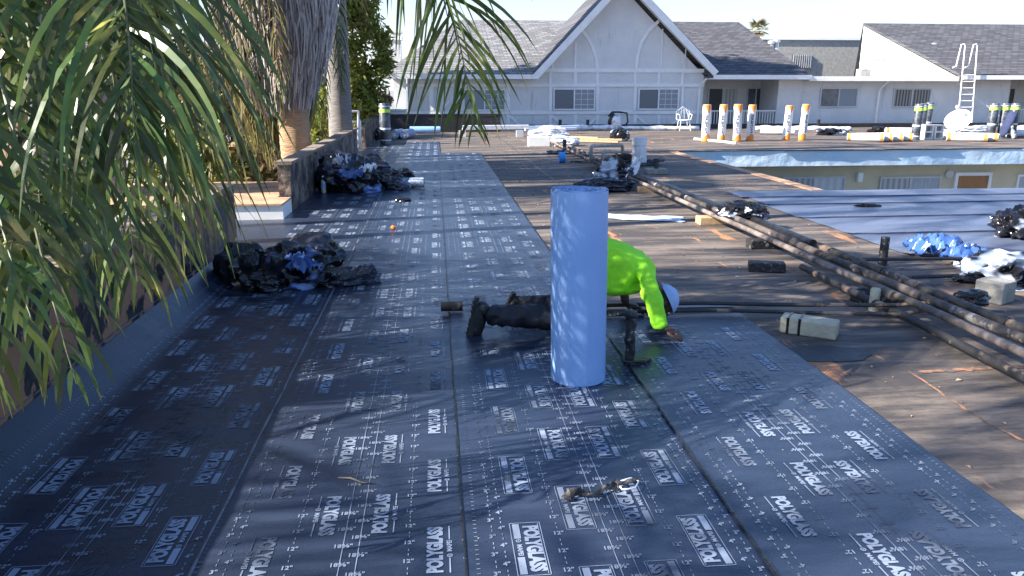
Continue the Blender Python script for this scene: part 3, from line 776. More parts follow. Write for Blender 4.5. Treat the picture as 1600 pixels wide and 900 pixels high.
# ================================================================== VEGETATION
def bez(P, t):
    a, b, c, d = P; u = 1-t
    return a*u**3+b*3*u*u*t+c*3*u*t*t+d*t**3
def frond(parent, P, n=55, L=.7, wd=.032, droop=.16, m=None, seed=0, t0=.22, seg=5, vang=40, rr=.014, wild=.3, name='frond', mr=None):
    rnd = random.Random(seed); P = [Vector(p) for p in P]
    pts = [bez(P, i/24) for i in range(25)]
    o = MB(); o.m = 1; o.tube(pts, rr, 5, rs=[rr*(1.1-.95*i/24) for i in range(25)]); o.m = 0
    vs = []; fs = []
    for i in range(n):
        t = t0+(1-t0)*(i+.3*rnd.random())/n
        p = bez(P, t); T = (bez(P, min(1, t+.02))-bez(P, t-.02)).normalized()
        up = Vector((0, 0, 1)) if abs(T.z) < .93 else Vector((-.6, -.8, 0))
        Sd = T.cross(up).normalized(); Nn = Sd.cross(T).normalized()
        env = (sin(pi*min(1, max(0.0, (t-t0)/(1-t0)*.86+.14))))**.55
        for sgn in (-1, 1):
            ph = radians(vang+rnd.uniform(-12, 12)+25*((t-t0)/(1-t0))**2)
            d = (Sd*sgn*cos(ph)+T*sin(ph)+Nn*rnd.uniform(-wild, wild)).normalized()
            ll = L*env*rnd.uniform(.8, 1.12); w0 = wd*rnd.uniform(.75, 1.15)*(.55+.45*env); q = p.copy()
            dr = droop*rnd.uniform(.6, 1.5)
            b = len(vs); wv = d.cross(Nn).normalized(); wv = (wv+Vector((rnd.uniform(-.6, .6), rnd.uniform(-.6, .6), rnd.uniform(-.6, .6)))).normalized()
            for k in range(seg+1):
                s = k/seg; ww = w0*(.35+.65*min(1, s*5))*(1-s**2.2)**.8*.5+.0006
                W = (wv-d*wv.dot(d)).normalized()
                vs += [q-W*ww, q+W*ww]
                q = q+d*ll/seg; d = (d+Vector((0, 0, -1))*dr*(1+1.0*s)+Vector((rnd.uniform(-.05, .05), rnd.uniform(-.05, .05), 0))).normalized()
            for k in range(seg): a = b+2*k; fs.append((a, a+1, a+3, a+2))
    o.add(vs, fs)
    return o.build(name, [m or M_leaf, mr or M_rachis], parent)
def ringed_trunk(parent, pts, r0, r1, m, name='trunk', nseg=60, amp=.012, n=20):
    pts = [Vector(p) for p in pts]; vs = []; fs = []
    for i in range(nseg+1):
        t = i/nseg; q = t*(len(pts)-1); k = min(int(q), len(pts)-2); p = pts[k].lerp(pts[k+1], q-k)
        r = r0+(r1-r0)*t
        for j in range(n):
            a = 2*pi*j/n; rr = r+amp*(1 if i % 2 else 0)+amp*1.5*mnoise.noise(Vector((cos(a)*2, sin(a)*2, p.z*4)))
            vs.append((p.x+rr*cos(a), p.y+rr*sin(a), p.z))
    for i in range(nseg):
        for j in range(n): fs.append((i*n+j, i*n+(j+1) % n, (i+1)*n+(j+1) % n, (i+1)*n+j))
    return MB().add(vs, fs).build(name, m, parent, smooth=True)
def rand_frond(parent, C, az, length, el, drop, seed, m=None, L=.65, n=42, **kw):
    dx, dy = cos(az), sin(az); C = Vector(C)
    h = length*sin(el)
    P = [C, C+Vector((dx*length*.3, dy*length*.3, h*.7)), C+Vector((dx*length*.75, dy*length*.75, h*.9-drop*.15)), C+Vector((dx*length, dy*length, h*.5-drop))]
    return frond(parent, P, n=n, L=L, m=m, seed=seed, **kw)

# ---- palm 1: its fronds hang into the picture from the upper left
C1 = Vector((-2.5, 4.1, 3.95))
p1 = thing('palm_tree', (-2.5, 4.1, -3.2), 'near palm at left whose long green fronds hang over the peeling parapet', 'palm tree')
ringed_trunk(p1, [(-2.55, 4.15, -3.2), (-2.5, 4.1, 3.9)], .17, .15, M_trunkG)
vis = [
 ([C1, AT(195, -330, 3.5), AT(200, -60, 2.95), AT(210, 220, 2.75)], 58, 1.0, .025, 11, .6),
 ([C1, AT(80, -330, 3.5), AT(40, 80, 2.8), AT(70, 440, 2.5)], 46, .75, .024, 12, .5),
 ([C1, AT(230, -300, 4.0), AT(225, 60, 3.7), AT(290, 340, 3.5)], 56, 1.05, .024, 13, .5),
 ([C1, AT(160, -250, 4.4), AT(120, 180, 4.2), AT(150, 400, 4.0)], 46, .9, .026, 16, .5),
 ([C1, AT(-60, -250, 3.3), AT(-70, 200, 2.6), AT(50, 500, 2.25)], 32, .52, .024, 14, .5),
 ([C1, AT(210, -300, 3.9), AT(170, 160, 3.4), AT(215, 440, 3.1)], 46, .80, .024, 19, .6),
 ([C1, AT(-30, -250, 3.0), AT(20, 300, 2.55), AT(120, 600, 2.35)], 30, .50, .026, 22, .5),
 ([C1, AT(-120, -250, 3.0), AT(-60, 300, 2.3), AT(0, 620, 2.15)], 26, .45, .026, 23, .5),
]
for (P, n, L, wd, sd, wl) in vis: frond(p1, P, n=n, L=L, wd=wd, droop=.19, seed=sd, seg=7, wild=wl, vang=36)
frond(p1, [C1, AT(540, -330, 5.2), AT(690, -230, 5.3), AT(740, 205, 5.4)], n=60, L=1.0, wd=.032, droop=.12, seed=15, seg=7, t0=.3, wild=.4, vang=34)
for k, (az, el) in enumerate(((1.0, .9), (1.9, .6), (2.6, .5), (3.2, .45), (3.8, .5), (4.4, .6), (5.0, .7), (-.3, 1.05), (.4, 1.0), (2.2, 1.0), (3.6, 1.0))):
    rand_frond(p1, C1, az, 2.2, el, 1.0, 40+k)
for k, az in enumerate((2.0, 2.5, 3.0, 3.5, 4.0, 1.65)):
    rand_frond(p1, C1-Vector((0, 0, .4)), az, 1.7, .1, 2.6, 60+k, L=.8)
# ---- shade palms just outside the left edge of the photograph
def shade_palm(loc, zc, nf, seed, label, length=2.3, L=.7):
    rnd = random.Random(seed)
    t = thing('palm_tree', (loc[0], loc[1], -3.2), label, 'palm tree')
    ringed_trunk(t, [(loc[0], loc[1], -3.2), (loc[0], loc[1], zc)], .18, .15, M_trunkG)
    for i in range(nf):
        az = 2*pi*i*.381966+rnd.uniform(-.2, .2); f = i/nf
        rand_frond(t, (loc[0], loc[1], zc), az, length*rnd.uniform(.85, 1.1), .95-.9*f, .6+1.3*f, seed*50+i, L=L, n=40)
    return t
shade_palm((-5.6, 0.6), 3.2, 6, 3, 'green palm just left of the photograph, beside the roof edge')
shade_palm((-5.9, 4.9), 3.4, 11, 4, 'green palm left of the photograph between the roof and the street')
shade_palm((-7.2, 2.6), 7.0, 9, 5, 'tall green palm rising left of the roof', length=2.6)
# ---- slim trunks behind the fronds
def slim(px, Y, wd, label, m, top=9.0, lean=0.0):
    a = AT(px, 100, Y)
    t = thing('palm_tree', (a.x, Y, -3.2), label, 'palm tree')
    ringed_trunk(t, [(a.x-lean, Y, -3.2), (a.x+lean*.6, Y, top)], wd/2*1.1, wd/2, m, amp=.006)
    for k in range(12):
        rand_frond(t, (a.x+lean*.6, Y, top), k*2.4, 2.3, .8-.06*k, 1.2+.1*k, int(px)*7+k, L=.6, n=30)
    return t
slim(50, 7.6, .20, 'slim grey palm trunk near the upper left corner', M_trunkG, top=6.5)
slim(122, 8.6, .17, 'slim greenish palm trunk right of the grey one, upper left', M_rachis, top=7.0)
slim(527, 17.5, .48, 'dark grey palm trunk behind the shaggy palm', M_trunkG, top=9.0)
# fibrous thick trunk at far left
a = AT(45, 80, 10.5); t = thing('palm_tree', (a.x, 10.5, -3.2), 'thick reddish brown fibrous palm trunk at the far upper left', 'palm tree')
ringed_trunk(t, [(a.x, 10.5, -3.2), (a.x, 10.5, 6)], .42, .46, M_trunkF, amp=.05, nseg=80)
def strips(parent, name, m, N, cx, cy, prof, seed, wd=.02, ln=.5, out=.04):
    rnd = random.Random(seed); vs = []; fs = []
    z0, z1 = prof[0][1], prof[-1][1]
    for i in range(N):
        f = rnd.random(); q = f*(len(prof)-1); k = min(int(q), len(prof)-2); u = q-k
        r = prof[k][0]*(1-u)+prof[k+1][0]*u; z = prof[k][1]*(1-u)+prof[k+1][1]*u
        a = rnd.uniform(0, 2*pi); r2 = r+rnd.uniform(-out, out)*1.4
        l = ln*rnd.uniform(.5, 1.4); w_ = wd*rnd.uniform(.4, 1.4); da = rnd.uniform(-.12, .12)
        b = len(vs); cr = rnd.uniform(-.3, .3)
        for s in range(5):
            t = s/4; rr = r2+out*sin(t*3)*rnd.uniform(.2, 1.2)-t*t*.05; an = a+da*t+cr*t*t*.3; zz = z+ .15*l-l*t
            tw = w_*(1-.75*t)/max(rr, .1)
            vs += [(cx+rr*cos(an-tw), cy+rr*sin(an-tw), zz), (cx+(rr+.01)*cos(an+tw), cy+(rr+.01)*sin(an+tw), zz)]
        for s in range(4): c = b+2*s; fs.append((c, c+1, c+3, c+2))
    return MB().add(vs, fs).build(name, m, parent)
strips(t, 'fibre_skirt', M_trunkF, 1800, a.x, 10.5, [(.46, -.5), (.5, 2), (.55, 3.5), (.6, 6)], 3, wd=.02, ln=.5)
for k in range(12): rand_frond(t, (a.x, 10.5, 6), k*2.4, 2.6, .8-.06*k, 1.2+.1*k, 900+k, L=.6, n=30)
# shaggy fan palm
sx, sy = -2.33, 13.2
t = thing('palm_tree', (sx, sy, -3.2), 'shaggy palm with grey skirt of dead fronds over a tan ringed trunk', 'palm tree')
ringed_trunk(t, [(sx+.05, sy, -3.2), (sx, sy, 2.6)], .27, .235, M_trunkW, nseg=110, amp=.006, n=28)
MB().lathe([(.24, 1.95), (.42, 2.15), (.62, 2.6), (.78, 3.2), (.9, 4.5), (.9, 6.5), (.3, 7)], (sx-.12, sy, 0), 28).build('skirt_core', M_skirt, t, smooth=True)
strips(t, 'skirt', M_skirt, 9000, sx-.12, sy, [(.30, 1.9), (.42, 2.05), (.66, 2.5), (.84, 3.1), (.95, 4.4), (.95, 6.8)], 5, wd=.022, ln=.75, out=.06)
def fan_leaf(C, az, el, R, seed, m=None):
    rnd = random.Random(seed); vs = []; fs = []; C = Vector(C)
    D = Vector((cos(az)*cos(el), sin(az)*cos(el), sin(el))); Sd = D.cross(Vector((0, 0, 1))).normalized(); Nn = Sd.cross(D)
    hub = C+D*R*.9
    mb = MB(); mb.m = 1; mb.tube([C, C+D*R*.45+Vector((0, 0, .08)), hub], .018, 5); mb.m = 0
    for i in range(34):
        a = radians(-115+230*i/33); d = (D*cos(a)+Sd*sin(a)).normalized(); q = hub.copy(); l = R*rnd.uniform(.75, .95); b = len(vs)
        for k in range(5):
            s = k/4; ww = .035*(1-s)**.7*(.4+min(1, 3*s)*.6)+.002; W = d.cross(Nn).normalized()
            vs += [q-W*ww, q+W*ww]; q = q+d*l/4; d = (d-Vector((0, 0, 1))*(.10+.25*s)).normalized()
        for k in range(4): c = b+2*k; fs.append((c, c+1, c+3, c+2))
    mb.add(vs, fs); return mb
for k in range(22):
    fan_leaf((sx, sy, 7.2), k*2.4, .9-.08*k, 1.1, k).build('frond', [M_leaf, M_rachis], t)
# olive drooping palm behind the near fronds
C2 = Vector((-4.1, 10.2, 4.4))
t = thing('palm_tree', (C2.x, C2.y, -3.2), 'olive green palm with drooping fronds beside the shaggy palm', 'palm tree')
ringed_trunk(t, [(C2.x, C2.y, -3.2), (C2.x, C2.y, C2.z)], .17, .15, M_trunkG)
for k, (a_, b_, c_, Y) in enumerate((((420, -260), (400, 60), (405, 300), 11.5), ((380, -240), (345, 60), (350, 270), 11), ((330, -200), (300, 80), (300, 290), 10.5), ((440, -200), (432, 20), (440, 200), 12.2),
                                     ((400, -300), (372, 20), (378, 220), 12), ((360, -100), (320, 120), (330, 320), 11.5), ((250, -150), (240, 80), (235, 300), 11), ((200, -100), (170, 100), (160, 330), 11))):
    frond(t, [C2, AT(*a_, Y), AT(*b_, Y), AT(*c_, Y)], n=60, L=.62, wd=.024, droop=.3, m=M_leafO, seed=200+k, seg=5, vang=50, wild=.6)
for k in range(10): rand_frond(t, C2, k*2.4+1, 2.2, .9-.07*k, 1.2+.1*k, 300+k, L=.6, n=34, m=M_leafO)
# leaning grey trunk between
t = thing('palm_tree', (-2.9, 15.5, -3.2), 'leaning grey trunk left of the shaggy palm trunk', 'palm tree')
q0, q1 = AT(470, 330, 15), AT(425, 60, 15)
ringed_trunk(t, [(q0.x+.35, 15, -3.2), (q0.x, 15, q0.z), (q1.x, 15, q1.z), (q1.x-.1, 15, 6)], .22, .18, M_trunkG, amp=.01)
strips(t, 'skirt', M_leafO, 2600, q1.x-.05, 15, [(.2, .9), (.55, 1.4), (.75, 2.3), (.9, 3.5), (.9, 6)], 8, wd=.02, ln=.8, out=.1)
for k in range(16): rand_frond(t, (q1.x-.1, 15, 5.6), k*2.4, 2.0, .8-.07*k, 1.3+.15*k, 400+k, L=.6, n=34, m=M_leafO)
# green drooping fronds right of the tan trunk
C3 = Vector((-2.9, 16.6, 4.6)); t = thing('palm_tree', (C3.x, C3.y, -3.2), 'green palm with fronds hanging between the tan trunk and the dark trunk', 'palm tree')
ringed_trunk(t, [(C3.x, C3.y, -3.2), C3], .15, .14, M_trunkG)
for k, (a_, b_, c_) in enumerate((((500, -160), (505, 60), (512, 190)), ((480, -160), (492, 60), (500, 200)), ((520, -160), (528, 40), (535, 150)))):
    frond(t, [C3, AT(*a_, 16), AT(*b_, 16), AT(*c_, 16)], n=50, L=.6, wd=.03, droop=.3, m=M_leaf, seed=230+k, vang=50, wild=.6)
for k in range(8): rand_frond(t, C3, k*2.4+1, 2.0, .9-.07*k, 1.2, 330+k, L=.6, n=30)

# broadleaf trees
def leafy(name, label, x, y, z0, lobes, N, m, trunk_r=.15, sz=.12, seed=0, cat='tree', group=None):
    rnd = random.Random(seed); t = thing(name, (x, y, -3.2), label, cat, group)
    top = max(l[2]+l[3] for l in lobes)
    b = MB(); b.tube([(x, y, -3.2), (x+.1, y, z0), (x, y+.1, (z0+top)/2)], .1, 8, rs=[trunk_r*1.2, trunk_r, trunk_r*.4])
    for l in lobes: b.tube([(x+.05, y, z0), ((x+l[0])/2, (y+l[1])/2, (z0+l[2])/2+.2), (l[0], l[1], l[2])], .05, 6, rs=[trunk_r*.6, trunk_r*.4, .02])
    b.build('trunk', M_bark, t)
    vs = []; fs = []
    tot = sum(l[3]**2 for l in lobes)
    for l in lobes:
        n = int(N*l[3]**2/tot); R = l[3]; rz = l[4] if len(l) > 4 else R; ry = l[5] if len(l) > 5 else R
        cl = [Vector((rnd.gauss(0, 1), rnd.gauss(0, 1), rnd.gauss(0, 1))).normalized()*rnd.uniform(.45, 1.0) for _ in range(max(12, int(n/45)))]
        for i in range(n):
            c = cl[rnd.randrange(len(cl))]; d = c+Vector((rnd.gauss(0, 1), rnd.gauss(0, 1), rnd.gauss(0, 1)))*.13
            p = Vector((l[0]+d.x*R, l[1]+d.y*ry, l[2]+d.z*rz))
            u = Vector((rnd.gauss(0, 1), rnd.gauss(0, 1), rnd.gauss(0, .6)-.5)).normalized(); v = u.cross(Vector((rnd.gauss(0, 1), rnd.gauss(0, 1), rnd.gauss(0, 1)))).normalized()
            s = sz*rnd.uniform(.6, 1.4); k = len(vs)
            vs += [p-u*s, p+v*s*.35, p+u*s, p-v*s*.35]; fs.append((k, k+1, k+2, k+3))
    MB().add(vs, fs).build('crown', m, t)
    return t
b0 = AT(570, 120, 28.5)
leafy('tree', 'bushy yellow green tree left of the white house behind the dark trunk', b0.x-.1, 29.0, -1, [(b0.x-.2, 29, 1.0, .95, 1.5), (b0.x, 29.2, 2.9, 1.0, 1.4), (b0.x-.5, 29, 4.6, 1.1), (b0.x-.9, 28.5, 2.2, .9, 1.6)], 9000, M_treeY, sz=.13, seed=1)
leafy('tree', 'tall dense tree added beyond the left parapets, crown shaped to shade the gable', -5.2, 27.6, 2, [(-5.4, 28.0, 8.2, 2.3, 2.2, 1.6), (-4.6, 28.2, 10.4, 2.6, 2.4, 1.6), (-4.2, 28.4, 12.4, 2.2, 2.0, 1.6), (-6.6, 27.6, 10.0, 2.2, 2.2, 1.6)], 26000, M_tree, .3, .2, seed=2)  # added tree, crown above the view, placed and narrowed to shade the gable
leafy('tree', 'dark green street tree behind the olive palm fronds', -9.5, 24, 0, [(-9.5, 24, 2.5, 2.2), (-8, 24.5, 1.2, 1.8), (-11, 23, 1.6, 2.0), (-9.2, 24, 4.4, 1.8)], 12000, M_tree, .25, .17, seed=3)
leafy('tree', 'sparse pinkish tree seen through the fronds at upper left', -10.5, 18, 0, [(-10.5, 18, 3.2, 1.6), (-9.0, 18.5, 4.2, 1.3), (-12, 18, 4.6, 1.5)], 3500, M_pink, .16, .12, seed=4)
leafy('shrub', 'dense green shrub outside the peeling parapet under the fronds', -3.4, 5.6, -2, [(-3.2, 4.6, .2, .75), (-3.1, 5.9, .3, .7), (-3.3, 7.1, 0, .75), (-3.6, 3.6, .0, .75)], 9000, M_tree, .06, .09, seed=6, cat='shrub')
leafy('shrub', 'tall green shrub beyond the white ledge at left', -6.2, 13.5, -2, [(-6.2, 13.5, .2, 1.2), (-7.6, 12.5, .6, 1.3), (-5.0, 15.5, -.3, 1.0)], 8000, M_treeY, .08, .11, seed=7, cat='shrub')
# tiny palm top above the roofs
a = AT(1184, 60, 75)
t = thing('palm_tree', (a.x, 75, -3.2), 'tiny distant palm top above the right roof ridge', 'palm tree')
MB().tube([(a.x, 75, -3.2), (a.x, 75, a.z+.6)], .2, 8).build('trunk', M_trunkG, t)
for k in range(16): fan_leaf((a.x, 75, a.z+.8), k*2.4, 1.2-.12*k, .75, 70+k).build('frond', [M_leafO, M_rachis], t)

leafy('shrub', 'olive shrub filling the gap left of the tan palm trunk', -4.3, 17.5, -2, [(-4.1, 17.5, -.6, 1.2), (-5.0, 17.8, .5, 1.2), (-3.6, 18.2, -1.4, 1.1), (-4.6, 18, 1.6, .9)], 9000, M_leafO, .08, .12, seed=12, cat='shrub')
leafy('tree', 'broad tree across the street behind the access ladder', -5.6, 40, 0, [(-5.6, 40, 0, 2.4), (-9, 41, 1, 2.6), (-3.6, 41, -1.2, 1.8), (-12, 40, .6, 2.4)], 12000, M_treeY, .25, .22, seed=13)
# ================================================================== OBJECTS ON THE ROOF
def crumple(name, c, r, seed, m, parent=None, sub=5, ridge=.5, fine=.012, flat=0.0, freq=1.15, rotz=0.0, smooth=True, loc=None):
    """crumpled plastic lump: ellipsoid pushed into folds and creases, resting flat on z=flat"""
    bm = bmesh.new(); bmesh.ops.create_icosphere(bm, subdivisions=sub, radius=1.0)
    ridge *= .5; R = Matrix.Rotation(rotz, 3, 'Z'); off = Vector((seed*3.7, seed*1.9, seed*.7))
    for v in bm.verts:
        p = v.co.copy(); q = p*freq+off
        d1 = mnoise.voronoi(q, distance_metric='DISTANCE')[0][0]; d2 = mnoise.voronoi(q*2.3+Vector((5, 5, 5)))[0][0]
        a = mnoise.noise(q*1.1)
        rg = 1-abs(mnoise.noise(q*2.2+Vector((9, 1, 4))))*2
        s = 1+ridge*.8*(d1-.45)+ridge*.1*(d2-.4)+.22*a+ridge*.28*(rg-.6)+fine*mnoise.noise(q*7)
        s += .55*ridge*(.6-2.5*abs(mnoise.noise(Vector((q.x*.7+q.z*.5, q.y*2.2-q.x*.9, q.z*1.6+3)))))
        p = p*max(.25, s)
        p = R @ Vector((p.x*r[0], p.y*r[1], p.z*r[2]))
        v.co = p
    z = c[2]
    for v in bm.verts:
        v.co += Vector(c)
        if v.co.z < flat: v.co.z = flat+(v.co.z-flat)*.04
    zmin = min(v.co.z for v in bm.verts)
    for v in bm.verts: v.co.z += flat-zmin
    vs = [tuple(v.co) for v in bm.verts]; fs = [tuple(x.index for x in f.verts) for f in bm.faces]; bm.free()
    o = MB().add(vs, fs).build(name, m, parent, loc=loc if loc is not None else (c[0], c[1], flat))
    if smooth: auto_smooth(o, 24)
    return o
def flap(name, c, w_, l, h, seed, m, parent=None, rotz=0.0, nx=26, ny=26, lift=.02, th=.006, curl=0.0, fold=1.0):
    """loose sheet: folded, wrinkled, thin but solid"""
    R = Matrix.Rotation(rotz, 3, 'Z'); top = []; rnd = random.Random(seed)
    for j in range(ny+1):
        for i in range(nx+1):
            u, v = i/nx*2-1, j/ny*2-1
            q = Vector((u*1.7+seed*3, v*1.7, seed))
            z = h*max(0, .45+fold*(1-abs(mnoise.noise(q))*3.2)*.6)*(1-.55*max(abs(u), abs(v))**3)+h*.25*mnoise.noise(q*3)
            z += curl*max(0, u)**2
            e = 1+.12*mnoise.noise(Vector((u*2, v*2, seed+5)))
            p = R @ Vector((u*w_/2*e, v*l/2*e+.06*w_*mnoise.noise(q*2), max(0.0, z)+lift))
            top.append(p+Vector(c))
    n = len(top); W = nx+1
    vs = top+[p-Vector((0, 0, th)) for p in top]; fs = []
    for j in range(ny):
        for i in range(nx):
            a = j*W+i; fs += [(a, a+1, a+W+1, a+W), (n+a, n+a+W, n+a+W+1, n+a+1)]
    for i in range(nx): fs += [(i, n+i, n+i+1, i+1), (ny*W+i, ny*W+i+1, n+ny*W+i+1, n+ny*W+i)]
    for j in range(ny): a = j*W; b = a+nx; fs += [(a, a+W, n+a+W, n+a), (b, n+b, n+b+W, b+W)]
    o = MB().add(vs, fs).build(name, m, parent, loc=(c[0], c[1], c[2])); auto_smooth(o, 35); return o

# ---------------- the standing blue roll
RC = Vector((0.722, 3.80, 0.024))
def spiral_roll(name, c, r0, r1, h, m, me_, label, cat, turns=13, group=None, zoff=0.0, tail=.008):
    n = 56; N = turns*n; vs = []; th = (r1-r0)/turns
    for i in range(N+1):
        a = 2*pi*i/n+1.9; r = r0+(r1-r0)*i/N+.0018*mnoise.noise(Vector((cos(a)*2, sin(a)*2, 3)))
        if i > N-n*.16: r += tail*((i-(N-n*.16))/(n*.16))**2
        zt = h+.004*sin(i*.31)+.003*mnoise.noise(Vector((i*.2, 1, 1)))*2-(.012 if (i//n) in (2, 5) else 0)
        for rr in (r-th*.42, r+th*.42*.2):
            for z in (0.0, zt): vs.append((c.x+rr*cos(a)-.014*z, c.y+rr*sin(a), c.z+z))
    fs_o = []; fs_t = []
    for i in range(N):
        a, b = 4*i, 4*(i+1)
        fs_o += [(a+2, b+2, b+3, a+3), (a, a+1, b+1, b)]; fs_t += [(a+1, a+3, b+3, b+1), (a, b, b+2, a+2)]
    e = 4*N; fs_o += [(e, e+1, e+3, e+2), (0, 2, 3, 1)]
    b = MB(); b.add(vs, fs_o); b.m = 1
    o = len(b.v)-len(vs); b.f.extend(fs_t); b.mi.extend([1]*len(fs_t))
    ob = b.build(name, [m, me_], smooth=True, loc=c); auto_smooth(ob, 50)
    return tag(ob, label, cat, group)
M_core = mat('inner_black_film', (0.02, 0.022, 0.03), 0.5, (0.05, 0.055, 0.07), 5)
spiral_roll('membrane_roll', RC, .018, .150, 1.0, M_roll, M_rolled, 'tall pale blue membrane roll standing upright in front of the kneeling worker', 'roll')
blueroll = bpy.data.objects['membrane_roll']

# ---------------- the kneeling worker
def skin(name, verts, edges, radii, m, parent, sub=2, keep=False):
    me = bpy.data.meshes.new(name); base = wloc(parent) if parent else Vector()
    me.from_pydata([tuple(Vector(v)-base) for v in verts], edges, [])
    o = bpy.data.objects.new(name, me); COL.objects.link(o)
    md = o.modifiers.new('s', 'SKIN'); md.use_smooth_shade = True
    for i, r in enumerate(radii):
        sv = me.skin_vertices[0].data[i]; sv.radius = r if isinstance(r, tuple) else (r, r); sv.use_root = (i == 0)
    sb = o.modifiers.new('u', 'SUBSURF'); sb.levels = sub; sb.render_levels = sub
    apply_mods(o); o.data.materials.clear(); o.data.materials.append(m)
    o.data.polygons.foreach_set('use_smooth', [True]*len(o.data.polygons))
    if parent: o.parent = parent
    return o
def wrinkle(o, amp, sc, seed=0, st=(1, 1, 1)):
    me = o.data; me.update(); ns = [v.normal.copy() for v in me.vertices]
    for v, nn in zip(me.vertices, ns):
        q = Vector((v.co.x*st[0], v.co.y*st[1], v.co.z*st[2]))*sc+Vector((seed, seed, seed))
        a = (1-abs(mnoise.noise(q))*2.4)
        v.co += nn*amp*(a-.4)
def chain(n, s=0): return [(s+i, s+i+1) for i in range(n-1)]
K = 0.024     # standing height of the membrane
wk = thing('person', (.95, 4.55, K), 'worker in lime shirt and pale cap kneeling on all fours behind the blue roll', 'person')
sh = AT(1006, 424, 4.60)       # near shoulder
el_ = AT(1022, 478, 4.44); wr = AT(1034, 532, 4.38); wr.z = .085
hip = Vector((.86, 4.72, .47)); chest = AT(985, 423, 4.72)
neck = AT(1022, 447, 4.74); head = AT(1033, 470, 4.74)
kn1 = Vector((.80, 4.56, .10)); an1 = AT(762, 494, 4.60); kn2 = Vector((.80, 4.92, .10)); an2 = AT(812, 478, 4.98)
sh2 = sh+Vector((-.02, .32, .02)); el2 = Vector((sh2.x-.02, sh2.y+.06, .25)); wr2 = Vector((sh2.x+.0, sh2.y+.02, .08))
# body: arms, neck, head as one skin, hands grown from the wrists, merged by voxel remesh
bv = [chest, neck, head, sh, el_, wr, sh2, el2, wr2]
bodyo = skin('body_core', bv, [(0, 1), (1, 2), (0, 3), (3, 4), (4, 5), (0, 6), (6, 7), (7, 8)], [.11, .062, .066, .052, .04, .03, .052, .04, .03], M_skin, None, 2)
def hand(w0, fwd, side, up, seed, curl=.9):
    """palm plus five bent fingers, knuckles down on the sheet"""
    outs = []
    palm = skin('palm', [w0, w0+fwd*.045, w0+fwd*.09], chain(3), [(.034, .026), (.048, .026), (.050, .022)], M_skin, None, 2); outs.append(palm)
    for k, (s, l) in enumerate(((.036, .080), (.012, .088), (-.013, .083), (-.037, .068))):
        b = w0+fwd*.08+side*s; d = fwd.copy(); q = [b]; a = .15
        for j, seg in enumerate((.42, .33, .25)):
            a += curl*(.55+.25*j); d = (fwd*cos(a)-up*sin(a)+side*s*1.2).normalized(); q.append(q[-1]+d*l*seg)
        outs.append(skin('finger', q, chain(4), [.0135, .0125, .0115, .010], M_skin, None, 2))
    b = w0+fwd*.025+side*.030; d1 = (fwd*.7+side*.75-up*.25).normalized(); d2 = (fwd*.95+side*.15-up*.4).normalized()
    outs.append(skin('thumb', [b, b+d1*.035, b+d1*.035+d2*.03, b+d1*.035+d2*.052], chain(4), [.014, .012, .0105, .008], M_skin, None, 2))
    return outs
fw = (AT(1072, 541, 4.33)-wr); fw.z = -.012; fw.normalize()
up_ = Vector((0, 0, 1)); sd_ = fw.cross(up_).normalized()
parts = [bodyo]+hand(wr, fw, sd_, up_, 1, .8)+hand(wr2, Vector((1, .1, -.1)).normalized(), Vector((0, 1, 0)), up_, 2, .6)
# head: skull, jaw, nose, ears - facing down, crown towards +x
def blob(c, r, M, disp=None):
    bm = bmesh.new(); bmesh.ops.create_uvsphere(bm, u_segments=28, v_segments=20, radius=1)
    vs = []
    for v in bm.verts:
        p = Vector((v.co.x*r[0], v.co.y*r[1], v.co.z*r[2]))
        if disp: p = disp(p)
        vs.append(M @ p + c)
    fs = [tuple(x.index for x in f.verts) for f in bm.faces]; bm.free()
    return MB().add(vs, fs).build('blob', M_skin)
# local head frame: X = face forward, Y = left, Z = crown.
hx = Vector((.42, -.05, -.90)).normalized(); hz = Vector((.88, -.02, .44)); hz = (hz-hx*hz.dot(hx)).normalized(); hy = hz.cross(hx)
HM = Matrix((hx, hy, hz)).transposed()
def skull(p):
    if p.z < 0: p.y *= 1+.9*p.z; p.x = p.x*(1+.4*p.z)+.012
    return p
parts.append(blob(head, (.098, .077, .110), HM, skull))
parts.append(blob(head+HM @ Vector((.045, 0, -.075)), (.045, .045, .045), HM))          # jaw and chin
parts.append(blob(head+HM @ Vector((.104, 0, -.015)), (.016, .013, .028), HM))          # nose
parts.append(blob(head+HM @ Vector((.088, 0, -.052)), (.012, .025, .009), HM))          # lips
parts.append(blob(head+HM @ Vector((.085, 0, .022)), (.014, .05, .010), HM))            # brow
for s in (-1, 1): parts.append(blob(head+HM @ Vector((-.002, s*.078, -.008)), (.018, .008, .032), HM))
bpy.ops.object.select_all(action='DESELECT')
for o in parts: o.select_set(True)
bpy.context.view_layer.objects.active = bodyo
bpy.ops.object.join()
bodyo.name = 'body'; rm = bodyo.modifiers.new('r', 'REMESH'); rm.mode = 'VOXEL'; rm.voxel_size = .0042; rm.use_smooth_shade = True
sm = bodyo.modifiers.new('sm', 'SMOOTH'); sm.factor = .5; sm.iterations = 3
apply_mods(bodyo); bodyo.data.materials.clear(); bodyo.data.materials.append(M_skin)
for v in bodyo.data.vertices: v.co = v.co-wk.location
bodyo.parent = wk
for s in (-1, 1):
    e = blob(head+HM @ Vector((.083, s*.032, .008)), (.011, .013, .011), HM); e.name = 'eye'
    e.data.materials.clear(); e.data.materials.append(M_wpaint)
    for v in e.data.vertices: v.co = v.co-wk.location
    e.parent = wk
